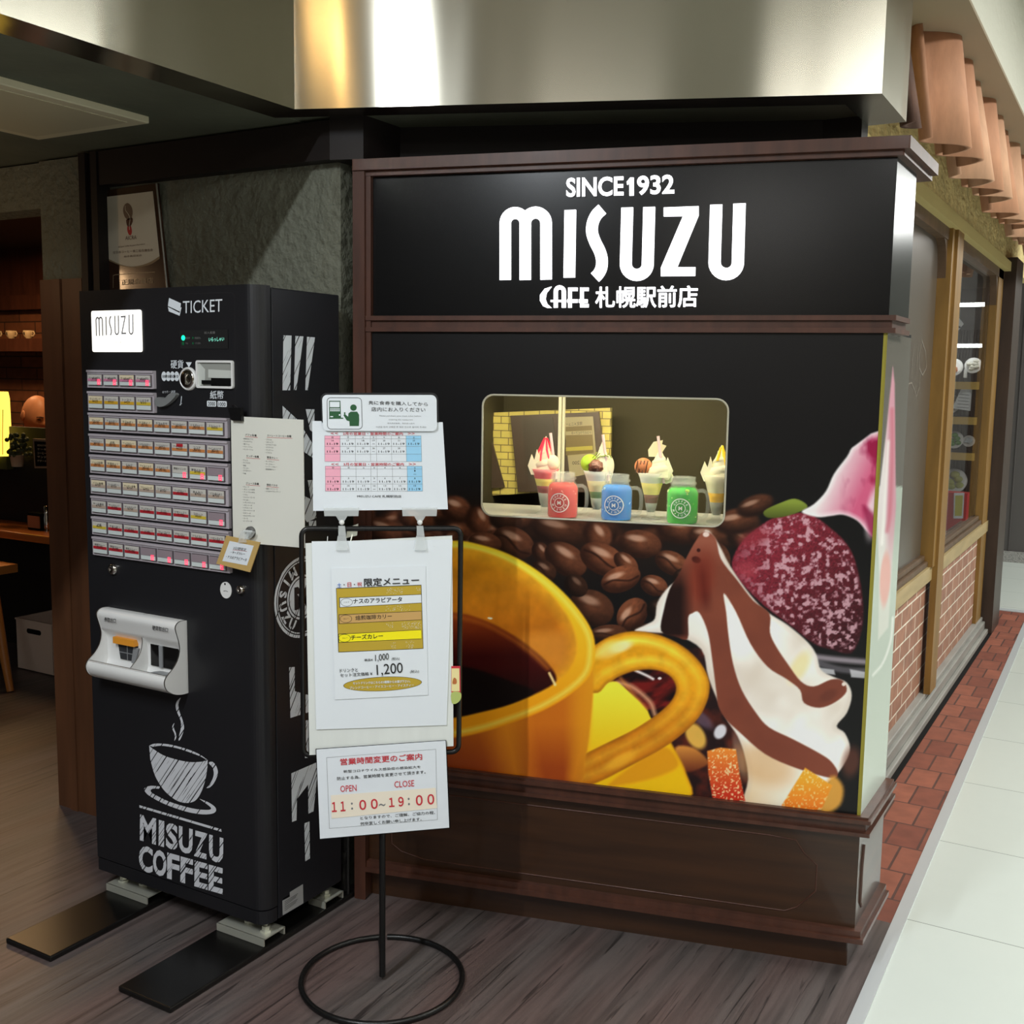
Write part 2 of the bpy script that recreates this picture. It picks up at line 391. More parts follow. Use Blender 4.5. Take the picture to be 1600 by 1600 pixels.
def planks():
    m = bpy.data.materials.new('dark_plank_floor'); m.use_nodes = True; nt = m.node_tree; b = nt.nodes['Principled BSDF']
    tc = nt.nodes.new('ShaderNodeTexCoord')
    def nz(scale, det=6, dist=0.0):
        mp = nt.nodes.new('ShaderNodeMapping'); mp.inputs['Scale'].default_value = scale; n = nt.nodes.new('ShaderNodeTexNoise'); n.inputs['Scale'].default_value = 1; n.inputs['Detail'].default_value = det; n.inputs['Distortion'].default_value = dist
        nt.links.new(tc.outputs['Object'], mp.inputs[0]); nt.links.new(mp.outputs[0], n.inputs['Vector']); return n
    a = nz((6, .8, 1), 3); g = nz((42, 1.7, 1), 8, .5); k = nz((110, 5, 1), 5); s = nz((60, 2.4, 1), 4, 1.2)
    r1 = nt.nodes.new('ShaderNodeValToRGB'); r1.color_ramp.elements[0].position = .35; r1.color_ramp.elements[1].position = .65
    r1.color_ramp.elements[0].color = (*lin((86, 80, 78)), 1); r1.color_ramp.elements[1].color = (*lin((92, 76, 73)), 1)
    nt.links.new(a.outputs[0], r1.inputs[0])
    r2 = nt.nodes.new('ShaderNodeMapRange'); r2.inputs[1].default_value = .36; r2.inputs[2].default_value = .6; r2.inputs[3].default_value = .66; r2.inputs[4].default_value = 1.08
    nt.links.new(g.outputs[0], r2.inputs[0])
    r3 = nt.nodes.new('ShaderNodeMapRange'); r3.inputs[1].default_value = .33; r3.inputs[2].default_value = .40; r3.inputs[3].default_value = .35; r3.inputs[4].default_value = 1.0; nt.links.new(s.outputs[0], r3.inputs[0])
    ml = nt.nodes.new('ShaderNodeMath'); ml.operation = 'MULTIPLY'; nt.links.new(r2.outputs[0], ml.inputs[0]); nt.links.new(r3.outputs[0], ml.inputs[1])
    mx = nt.nodes.new('ShaderNodeMix'); mx.data_type = 'RGBA'; mx.blend_type = 'MULTIPLY'; mx.inputs[0].default_value = 1
    nt.links.new(r1.outputs[0], mx.inputs[6]); nt.links.new(ml.outputs[0], mx.inputs[7]); nt.links.new(mx.outputs[2], b.inputs['Base Color'])
    bp = nt.nodes.new('ShaderNodeBump'); bp.inputs['Strength'].default_value = .35; bp.inputs['Distance'].default_value = .002; nt.links.new(k.outputs[0], bp.inputs['Height']); nt.links.new(bp.outputs[0], b.inputs['Normal'])
    b.inputs['Roughness'].default_value = .42
    return m
M['planks'] = planks()

def brushed():
    m = bpy.data.materials.new('brushed_stainless'); m.use_nodes = True; nt = m.node_tree; b = nt.nodes['Principled BSDF']
    b.inputs['Metallic'].default_value = 1; b.inputs['Base Color'].default_value = (*lin((186, 182, 168)), 1)
    b.inputs['Roughness'].default_value = .19; b.inputs['Anisotropic'].default_value = .95
    tg = nt.nodes.new('ShaderNodeTangent'); tg.direction_type = 'UV_MAP'; tg.uv_map = 'UVMap'; nt.links.new(tg.outputs[0], b.inputs['Tangent'])
    tc = nt.nodes.new('ShaderNodeTexCoord'); mp = nt.nodes.new('ShaderNodeMapping'); mp.inputs['Scale'].default_value = (2.2, 2.2, .35)
    n = nt.nodes.new('ShaderNodeTexNoise'); n.inputs['Scale'].default_value = 1; n.inputs['Detail'].default_value = 2
    nt.links.new(tc.outputs['Object'], mp.inputs[0]); nt.links.new(mp.outputs[0], n.inputs['Vector'])
    bp = nt.nodes.new('ShaderNodeBump'); bp.inputs['Strength'].default_value = .25; bp.inputs['Distance'].default_value = .04
    nt.links.new(n.outputs[0], bp.inputs['Height']); nt.links.new(bp.outputs[0], b.inputs['Normal'])
    return m
M['steel'] = brushed()

def hatch(name, light, dark, ang, scale, thr=.62):
    """chalk-like print: light letters broken by thin slanted dark lines"""
    m = bpy.data.materials.new(name); m.use_nodes = True; nt = m.node_tree; b = nt.nodes['Principled BSDF']
    tc = nt.nodes.new('ShaderNodeTexCoord'); sp = nt.nodes.new('ShaderNodeSeparateXYZ'); nt.links.new(tc.outputs['Object'], sp.inputs[0])
    def mth(op, a, c):
        n = nt.nodes.new('ShaderNodeMath'); n.operation = op
        for i, x in enumerate((a, c)):
            if hasattr(x, 'links'): nt.links.new(x, n.inputs[i])
            else: n.inputs[i].default_value = x
        return n.outputs[0]
    hx = mth('ADD', sp.outputs[0], sp.outputs[1])
    w = mth('ADD', mth('MULTIPLY', hx, math.sin(ang) * scale), mth('MULTIPLY', sp.outputs[2], -math.cos(ang) * scale))
    n1 = nt.nodes.new('ShaderNodeTexNoise'); n1.inputs['Scale'].default_value = 1; n1.inputs['Detail'].default_value = 2; n1.noise_dimensions = '1D'; nt.links.new(w, n1.inputs['W'])
    along = mth('ADD', mth('MULTIPLY', hx, math.cos(ang) * 14), mth('MULTIPLY', sp.outputs[2], math.sin(ang) * 14))
    cb = nt.nodes.new('ShaderNodeCombineXYZ'); nt.links.new(along, cb.inputs[0]); nt.links.new(mth('MULTIPLY', w, .35), cb.inputs[1])
    n2 = nt.nodes.new('ShaderNodeTexNoise'); n2.inputs['Scale'].default_value = 1; nt.links.new(cb.outputs[0], n2.inputs['Vector'])
    v = mth('GREATER_THAN', mth('ADD', n1.outputs[0], mth('MULTIPLY', n2.outputs[0], .35)), thr + .17)
    mx = nt.nodes.new('ShaderNodeMix'); mx.data_type = 'RGBA'; mx.inputs[6].default_value = (*lin(light), 1); mx.inputs[7].default_value = (*lin(dark), 1)
    nt.links.new(v, mx.inputs[0]); nt.links.new(mx.outputs[2], b.inputs['Base Color']); b.inputs['Roughness'].default_value = .5
    return m
M['hatch'] = hatch('hatched_white_print', (205, 207, 212), (20, 20, 23), .9, 190)
M['hatch_side'] = hatch('hatched_white_print_side', (214, 220, 226), (20, 20, 23), 1.0, 170)
# ================================================================= SETTING
def sx(y): return -.479 - .0171 * (y - 2.57)          # outer line of the metal floor strip
b = MB(); b.prism([(-9, -4), (sx(-4) - .03, -4), (sx(3.05) - .03, 3.05), (-.82, 3.05), (-.82, 2.9), (-1.9, 2.9), (-1.9, 2.52), (-2.9, 2.52), (-2.9, 6.2), (-9, 6.2)], -.06, 0)
struct('floor', b, M['planks'], 'dark grey-brown wood plank floor')
b = MB(); b.prism([(-.84, 3.05), (sx(3.05) - .03, 3.05), (sx(7.9) - .03, 7.9), (-.9, 7.9)], -.06, -.001)
struct('floor_brick', b, M['brick_floor'])
b = MB(); b.prism([(sx(-4), -4), (6, -4), (6, 14), (-5, 14), (-5, 7.98), (sx(7.98), 7.98)], -.06, -.001)
struct('floor_tile', b, M['tile_floor'])
b = MB(); b.prism([(sx(-4) - .034, -4), (sx(-4), -4), (sx(7.98), 7.98), (sx(7.98) - .034, 7.98)], -.05, .003)
struct('trim_1', b, M['alu'])
b = MB(); b.prism([(-.9, 7.9), (sx(7.9) - .034, 7.9), (sx(7.9) - .034, 7.98), (-.9, 7.98)], -.05, .003); b.box(-5, -.9, 7.9, 7.98, -.05, .003)
struct('trim_2', b, M['alu'])

# back wall behind the machine, and the wooden post beside the cafe opening
b = MB(); b.box(-2.94, -1.95, 2.40, 2.52, 0, 2.18); b.box(-1.95, -1.84, 2.46, 2.52, 0, 2.06)
struct('wall_back', b, M['plaster'], 'rough dark green plaster wall behind the ticket machine')
b = MB(); b.box(-6.5, -3.19, 2.40, 2.52, 2.035, 2.18); b.box(-3.19, -2.94, 2.385, 2.52, 1.80, 2.18)
struct('wall_left', b, M['plaster'])
b = MB(); b.box(-3.19, -2.985, 2.372, 2.52, 0, 1.80); b.box(-2.985, -2.94, 2.39, 2.52, 0, 1.80)
b.box(-3.12, -3.085, 2.366, 2.372, .0, 1.8)
struct('trim_3', b, M['wood_post'])
b = MB(); b.box(-2.955, -2.925, 2.35, 2.40, 0, 2.18); b.box(-2.925, -2.90, 2.365, 2.40, 0, 2.18); b.box(-2.90, -2.872, 2.35, 2.40, 0, 2.18)
b.box(-2.87, -1.95, 2.355, 2.40, 2.078, 2.18)
b.prism([(-1.95, 2.355), (-1.86, 2.385), (-1.86, 2.55), (-.80, 2.98), (-.80, 3.05), (-1.95, 3.05)], 2.076, 2.20)
b.box(-.80, -.70, 2.98, 3.05, 2.085, 2.20)
struct('trim_4', b, M['wood_beam'], 'almost black wooden beam under the ceiling')

# ceiling of the entrance, stainless fascia round it
b = MB(); b.box(-7, -2.06, -4, 2.2, 2.186, 2.30); b.box(-7, -2.06, 2.2, 2.5, 2.187, 2.30); b.prism([(-2.06, 2.2), (-2.06, 2.42), (-2.06, 3.1), (-.66, 3.1), (-.66, 2.76), (-1.9, 2.28)], 2.19, 2.3)
struct('ceiling_entrance', b, M['plaster_smooth'], 'dark green plastered entrance ceiling')
def uvmap(o, du):
    me = o.data; uv = me.uv_layers.new(name='UVMap')
    for l in me.loops:
        p = me.vertices[l.vertex_index].co; uv.data[l.index].uv = (p.z, p.x * du[0] + p.y * du[1])
b = MB(); b.prism([(-1.957, -4), (-1.9545, 2.2213), (-2.0655, 2.269), (-2.066, -4)], 2.179, 3.0)
o = struct('trim_5', b, M['steel'], 'brushed stainless fascia band over the entrance'); uvmap(o, (0, 1))
b = MB(); b.prism([(-1.9543, 2.2216), (-.5996, 2.7337), (-.6035, 3.05), (-.70, 3.05), (-.70, 2.80), (-2.0650, 2.2695)], 2.179, 3.0)
o = struct('trim_6', b, M['steel'], 'brushed stainless fascia band above the cafe kiosk'); uvmap(o, (.935, .353))
b = MB(); b.box(-2.1, 6, -4.5, 14, 3.0, 3.1); b.box(-7, -2.1, -4.5, 2.4, 3.0, 3.1)
struct('ceiling', b, mat('corridor_ceiling', (205, 202, 192), .9))
b = MB(); b.box(3.6, 3.7, -4.5, 14, 0, 3.0); struct('wall_right', b, mat('corridor_far_wall', (206, 204, 198), .8))
b = MB(); b.box(-5, 3.7, 13.9, 14, 0, 3.0); struct('wall_end', b, mat('corridor_end_wall', (214, 216, 212), .8))
b = MB(); b.box(-7, 3.7, -4.5, -4.4, 0, 3.0); struct('wall_behind', b, mat('corridor_wall_behind', (120, 108, 92), .8))

# corridor side of the cafe
b = MB(); b.box(-1.0, -.82, 3.05, 7.45, .1, .64); struct('wall_corridor', b, M['brick_wall'], 'low tiled brick wall under the windows')
b = MB(); b.box(-1.0, -.80, 3.05, 8.6, 2.225, 2.53); struct('wall_corridor_upper', b, M['ochre'], 'rough ochre plaster above the windows')
b = MB(); b.prism([(-.82, 3.05), (-.765, 3.05), (-.765, 7.1), (-.82, 7.1)], 2.17, 2.222); struct('trim_7', b, M['ochre_smooth'])
b = MB(); b.box(-.86, -.775, 3.05, 7.1, .0, .075); b.box(-.86, -.79, 3.05, 7.1, .075, .1); b.box(-.775, -.755, 3.05, 7.1, 0, .03); struct('baseboard_corridor', b, mat('grey_stone_sill', (148, 146, 140), .5, noise=((20, 3, 20), .15)), bevel=.004)
b = MB(); b.box(-.755, -.735, 3.05, 7.2, -.02, .002); struct('trim_8', b, M['black'])
b = MB(); b.box(-.86, -.795, 3.05, 7.1, .63, .695); struct('trim_9', b, mat('worn_rail', (168, 146, 104), .5, noise=((20, 3, 20), .15)))
b = MB(); b.box(-.86, -.805, 3.05, 7.1, .695, .72); b.box(-.86, -.82, 3.05, 7.1, .72, .745); struct('trim_10', b, M['wood_side'], bevel=.005)
b = MB(); b.box(-.86, -.785, 5.08, 5.30, .695, 2.17); b.box(-.80, -.772, 5.14, 5.30, .1, 2.17); b.box(-.86, -.80, 6.86, 7.08, .1, 2.17); struct('trim_11', b, M['wood_ochre'], 'ochre brown window posts')
b = MB(); b.box(-.86, -.80, 3.05, 7.1, 2.12, 2.17)
for y0, y1 in ((3.06, 5.08), (5.30, 6.86)):
    for y, sg in ((y0, 1), (y1, -1)):
        pts = [(y, 2.12), (y, 1.96)] + [(y + sg * .10 * (1 - math.cos(a)), 1.96 + .16 * math.sin(a)) for a in (0.25, .5, .75, 1.0, 1.25, 1.5)]
        P = Plane((-.805, 0, 0), (0, 1, 0)); b.plate(P, pts, -.04, 0)
struct('trim_12', b, M['wood_side'])
b = MB(); b.box(-.88, -.735, 7.10, 7.46, 0, 2.25); struct('trim_13', b, mat('dark_end_post', (58, 44, 36), .45, noise=((20, 20, 3), .25)), 'dark brown corner post at the corridor end')
b = MB(); b.box(-.85, -.84, 3.06, 5.09, .72, 2.13)
P = Plane((-.84, 0, 0), (0, 1, 0))
o = struct('window_1', b, mat('dark_taupe_pane', (84, 76, 68), .28), 'blanked dark taupe window pane')
b = MB()
for pts in ([(1436, 535), (1434, 545), (1432, 570), (1431, 585)], [(1428, 538), (1425, 560), (1424, 585)], [(1440, 532), (1446, 550), (1447, 575), (1441, 586), (1436, 575), (1436, 552), (1440, 532)], [(1437, 580), (1436, 605), (1431, 620), (1428, 608), (1424, 598), (1419, 600), (1418, 606)]):
    b.ribbon(P, [P.at(*q) for q in pts], .006, .001)  # thin pale strokes drawn on the pane
o2 = tag(b.build('scrawl_marks', mat('pale_scrawl', (122, 113, 102), .45), o), 'pale scrawled marks')
b = MB(); b.box(-.845, -.84, 5.29, 6.87, .72, 2.13); struct('window_2', b, mat('shop_window_glass', (255, 255, 255), .01, trans=1.0, ior=1.10))
b = MB(); b.box(-.862, -.846, 6.80, 6.86, .72, 2.13); struct('trim_16', b, M['wood_beam'])
b = MB(); b.box(-.95, -.5, 3.05, 12, 2.525, 2.535); struct('ceiling_soffit', b, M['beige'])
b = MB(); b.box(-.56, -.5, 3.05, 12, 2.535, 3.0); struct('wall_upper', b, M['white_plaster'], 'white textured wall above the roof tiles')
b = MB(); b.box(-3.4, -.2, 10.2, 10.3, .09, 3.0)
b.box(-.97, -.962, 10.19, 10.2, .09, 3, ); struct('wall_far', b, mat('grey_panel', (86, 82, 80), .45), 'grey panelled wall at the corridor end')
b = MB(); b.box(-3.4, -.2, 10.16, 10.3, 0, .09); struct('baseboard_far', b, mat('granite', (150, 148, 144), .4, noise=((160, 160, 160), .5)))

# cafe interior
b = MB(); b.box(-9, -2.9, 5.3, 5.4, 0, 2.4); struct('wall_cafe', b, M['brick_cafe'], 'brown brick wall inside the cafe')
b = MB(); b.box(-9, -4, 5.22, 5.3, 1.955, 2.06); b.box(-9, -4, 5.25, 5.3, 2.06, 2.40); struct('trim_14', b, M['wood'])
b = MB(); b.box(-9, -2.6, 2.52, 5.4, 2.4, 2.5); struct('ceiling_cafe', b, mat('cafe_ceiling', (60, 48, 38), .8))
b = MB(); b.box(-2.72, -2.6, 2.52, 5.4, 0, 2.4); struct('wall_cafe_right', b, mat('cafe_side_wall', (50, 36, 28), .7))
b = MB(); b.box(-9.1, -9, -4, 5.4, 0, 3.0); struct('wall_cafe_left', b, mat('cafe_left_wall', (70, 54, 42), .7))

# ================================================================= KIOSK
KA = np.array([-1.7895, 2.4116]); KU = np.array([.9688, .2477]); KN = np.array([.2477, -.9688])
KP = Plane((KA[0], KA[1], 0), (KU[0], KU[1], 0))
XR = -.5448                                          # corridor side face
def kplan(off, ul=-.104, depth=3.04, offr=None, back=True):
    p0 = KA + KU * ul + KN * off
    xr = XR + (off if offr is None else offr)
    t = (xr - (KA + KN * off)[0]) / KU[0]; p1 = KA + KN * off + KU * t
    return [tuple(p0), tuple(p1), (xr, depth), (-.80, depth), (-1.86, 2.60)]
kiosk = thing('cafe_kiosk', 'dark wood cafe kiosk with lit sign, coffee mural and sample window', 'kiosk', (KA[0], KA[1], 0))
b = MB(); b.prism(kplan(-.03), 0, .085); b.build('plinth', M['wood_base'], kiosk, bevel=.004)
b = MB(); b.prism(kplan(.014), .085, .098); b.prism(kplan(.006), .098, .115); b.build('base_moulding', M['wood'], kiosk, bevel=.003)
b = MB(); b.prism(kplan(-.012), .115, .37)
base = b.build('base_panel', M['wood_base'], kiosk)
b = MB()
fr = [(.0, .17), (.03, .15), (.10, .135), (1.10, .135), (1.13, .15), (1.175, .20), (1.175, .27), (1.14, .30), (1.12, .33), (1.05, .335), (.08, .335), (.03, .32), (0, .29)]
b.tube([KP.pt(u, v, -.012) for u, v in fr], .0022, 6, True)
PR = Plane((XR, 0, 0), (0, 1, 0))
b.tube([PR.pt(u, v, -.012) for u, v in ((2.79, .32), (2.78, .27), (2.78, .17), (2.80, .15))], .006, 6)
b.build('panel_line', M['wood'], base)
b = MB(); b.prism(kplan(.016), .37, .380); b.prism(kplan(.004), .380, .404); b.prism(kplan(.018), .404, .414); b.prism(kplan(.010), .414, .420)
b.build('counter_moulding', M['wood'], kiosk, bevel=.003)
b = MB(); b.prism(kplan(.008, depth=2.90), 1.622, 1.634); b.prism(kplan(-.002, depth=2.90), 1.634, 1.652); b.prism(kplan(.008, depth=2.90), 1.652, 1.664)
b.build('middle_moulding', M['wood'], kiosk, bevel=.003)
b = MB(); b.prism(kplan(.020, depth=3.10), 2.045, 2.074); b.prism(kplan(.006, depth=3.10), 2.032, 2.045)
b.build('crown_moulding', M['wood'], kiosk, bevel=.003)
b = MB(); b.rect(KP, -.104, -.070, 0, 2.072, -.10, .014); b.rect(KP, -.070, -.056, .42, 2.04, -.05, .004); b.build('left_stile', M['wood'], kiosk, bevel=.004)
# sign box
b = MB(); b.prism(kplan(-.012, ul=-.06, depth=2.98), 1.664, 2.032); sign = b.build('sign_panel', M['black_panel'], kiosk)
# --- lit letters
CW = 420 / 1600.0
def C(x, y): return KP.at(770 + x * CW, 250 + y * CW)
SW = .0296
def sk_arch(x0, x1, yc, y0a, y0b, n=14):
    c = (x0 + x1) / 2; r = (x1 - x0) / 2
    return [(x0, y0a)] + [(c - r * math.cos(math.pi * i / n), yc - r * math.sin(math.pi * i / n)) for i in range(n + 1)] + [(x1, y0b)]
def sk_u(xa, xb, yta, ytb, yc, sl, n=14):
    c = (xa + xb) / 2; r = (xb - xa) / 2
    return [(xa, yta)] + [(c - sl - r * math.cos(math.pi * i / n), yc + r * math.sin(math.pi * i / n)) for i in range(n + 1)] + [(xb, ytb)]
SK = [sk_arch(69, 188, 372, 712, 712), sk_arch(188, 312, 372, 400, 710), [(457, 295), (451, 698)],
      smooth_open([(648, 289), (612, 325), (590, 375), (587, 430), (605, 485), (632, 540), (645, 590), (642, 640), (625, 675), (604, 698)], 4),
      sk_u(797, 928, 280, 277, 617, 9), [(1015, 306), (1180, 300), (1040, 662), (1204, 660)], sk_u(1328, 1467, 263, 256, 608, 10)]
b = MB(); H = .006
for i, s_ in enumerate(SK):
    if i == 5: continue
    b.ribbon(KP, [C(*p) for p in s_], SW, -.0118, h=H)
b.plate(KP, [C(*p) for p in ((1015, 280), (1223, 272), (1223, 326), (1095, 636), (1204, 636), (1202, 688), (998, 690), (998, 640), (1130, 331), (1015, 333))], -.0118, -.0118 + H)
text(b, KP, 'SINCE', C(434, 219), C(776, 210), C(434, 104), -.0118, bold=.028, res=4, h=H)
text(b, KP, '932', C(857, 208), C(1079, 200), C(856, 92), -.0118, bold=.028, res=4, h=H)
b.plate(KP, [C(*p) for p in ((794, 128), (816, 101), (835, 101), (835, 208), (810, 209), (810, 134), (797, 144))], -.0118, -.0118 + H)
b.plate(KP, [C(*p) for p in ((345, 752), (305, 765), (278, 800), (276, 835), (295, 868), (318, 879), (345, 879), (318, 855), (308, 825), (315, 790))], -.0118, -.0118 + H)
b.ribbon(KP, [C(*p) for p in sk_arch(370, 418, 780, 878, 878, 8)], .0100, -.0118, h=H)
b.ribbon(KP, [C(340, 838), C(432, 838)], .0050, -.0117, h=H)
for pts in ([(455, 878), (455, 768), (500, 768)], [(440, 838), (500, 838)], [(566, 768), (526, 768), (526, 866), (566, 866)], [(508, 838), (560, 838)]):
    b.ribbon(KP, [C(*p) for p in pts], .0088, -.0117, h=H)
text(b, KP, '札幌駅前店', C(607, 880), C(1218, 876), C(607, 752), -.0118, bold=.020, res=3, h=H)
b.build('sign_lettering', M['sign_light'], sign)
# --- mural panel : printed picture on a dense grid, colours computed from shapes
PP = KP.off(-.004)
U0, U1, V0, V1 = -.056, 1.2655, .420, 1.622
wq = [PP.at(753, 616), PP.at(1137, 622), PP.at(1133, 822), PP.at(753, 806)]
WU0, WU1, WV0, WV1 = .262, .9065, 1.1345, 1.4575
WR = .030
def sd_poly(X, Y, poly):
    """signed distance (negative inside) of points to a polygon, in photo units"""
    p = np.array(poly, float); n = len(p); d = np.full(X.shape, 1e18); ins = np.zeros(X.shape, bool)
    for i in range(n):
        a = p[i]; c = p[(i + 1) % n]; e = c - a
        wx = X - a[0]; wy = Y - a[1]
        t = np.clip((wx * e[0] + wy * e[1]) / (e @ e + 1e-9), 0, 1)
        d = np.minimum(d, (wx - e[0] * t) ** 2 + (wy - e[1] * t) ** 2)
        if a[1] != c[1]:
            cond = ((a[1] > Y) != (c[1] > Y)) & (X < (c[0] - a[0]) * (Y - a[1]) / (c[1] - a[1]) + a[0]); ins ^= cond
    d = np.sqrt(d); return np.where(ins, -d, d)

_rs = np.random.RandomState(3)
_tab = _rs.rand(256, 256)
def vnoise(x, y):
    xi = np.floor(x).astype(int); yi = np.floor(y).astype(int); fx = x - xi; fy = y - yi
    fx = fx * fx * (3 - 2 * fx); fy = fy * fy * (3 - 2 * fy)
    g = lambda i, j: _tab[(xi + i) & 255, (yi + j) & 255]
    return (g(0, 0) * (1 - fx) + g(1, 0) * fx) * (1 - fy) + (g(0, 1) * (1 - fx) + g(1, 1) * fx) * fy
def fbm(x, y, o=3):
    s = 0; a = .5
    for k in range(o): s = s + a * vnoise(x * 2 ** k + 17 * k, y * 2 ** k + 31 * k); a *= .5
    return s / (1 - .5 ** o)

class Print:
    """a printed picture: sRGB colours per point, shapes given in photo coordinates of the picture"""
    def __init__(s, X, Y, bg):
        s.X = X; s.Y = Y; s.c = np.tile(np.array(bg, float), (len(X), 1))
    def shape(s, poly, col, soft=1.5, alpha=1.0, sm=4, fn=None, pad=None, clip=None):
        if sm: poly = smooth_poly(poly, sm)
        q = np.array(poly); pad = soft * 2 + 2 if pad is None else pad
        k = np.where((s.X > q[:, 0].min() - pad) & (s.X < q[:, 0].max() + pad) & (s.Y > q[:, 1].min() - pad) & (s.Y < q[:, 1].max() + pad))[0]
        if len(k) == 0: return
        x = s.X[k]; y = s.Y[k]; d = sd_poly(x, y, poly)
        a = np.clip(.5 - d / (2 * soft), 0, 1); a = a * a * (3 - 2 * a) * alpha
        if clip is not None: a = a * clip[k]
        cc = np.array(col, float) if fn is None else fn(x, y, d)
        s.c[k] = s.c[k] * (1 - a[:, None]) + cc * a[:, None]
    def mask(s, poly, soft=1.5, sm=4):
        if sm: poly = smooth_poly(poly, sm)
        d = np.full(s.X.shape, 99.); q = np.array(poly)
        k = np.where((s.X > q[:, 0].min() - 9) & (s.X < q[:, 0].max() + 9) & (s.Y > q[:, 1].min() - 9) & (s.Y < q[:, 1].max() + 9))[0]
        d[k] = sd_poly(s.X[k], s.Y[k], poly); return np.clip(.5 - d / (2 * soft), 0, 1)
    def blob(s, x, y, rx, ry, ang, col, soft=.5, alpha=1.0, clip=None, fn=None):
        ca, sa = math.cos(math.radians(ang)), math.sin(math.radians(ang)); R = max(rx, ry) * (1 + soft) + 2
        k = np.where((abs(s.X - x) < R) & (abs(s.Y - y) < R))[0]
        if len(k) == 0: return
        dx = s.X[k] - x; dy = s.Y[k] - y; u = (dx * ca + dy * sa) / rx; v = (-dx * sa + dy * ca) / ry
        r = np.sqrt(u * u + v * v); a = np.clip((1 + soft / 2 - r) / soft, 0, 1); a = a * a * (3 - 2 * a) * alpha
        if clip is not None: a = a * clip[k]
        cc = np.array(col, float) if fn is None else fn(u, v, r)
        s.c[k] = s.c[k] * (1 - a[:, None]) + cc * a[:, None]
    def stroke(s, pts, w, col, soft=2.0, alpha=1.0, clip=None):
        p = smooth_open(pts, 5); q = np.array(p); R = np.max(w) + soft * 2 + 2
        k = np.where((s.X > q[:, 0].min() - R) & (s.X < q[:, 0].max() + R) & (s.Y > q[:, 1].min() - R) & (s.Y < q[:, 1].max() + R))[0]
        if len(k) == 0: return
        d = np.full(len(k), 1e9)
        for i in range(len(p) - 1):
            a = q[i]; e = q[i + 1] - a; wx = s.X[k] - a[0]; wy = s.Y[k] - a[1]
            t = np.clip((wx * e[0] + wy * e[1]) / (e @ e + 1e-9), 0, 1); d = np.minimum(d, np.hypot(wx - e[0] * t, wy - e[1] * t))
        a = np.clip(.5 - (d - w / 2) / (2 * soft), 0, 1) * alpha
        if clip is not None: a = a * clip[k]
        s.c[k] = s.c[k] * (1 - a[:, None]) + np.array(col, float) * a[:, None]

def mixc(a, b, t):
    t = np.clip(t, 0, 1)[:, None]; return np.array(a, float) * (1 - t) + np.array(b, float) * t

def Q(*pts):      # crop coordinates of the mural -> picture coordinates
    return [(700 + x / 2.2222, 700 + y / 2.2222) for x, y in pts]

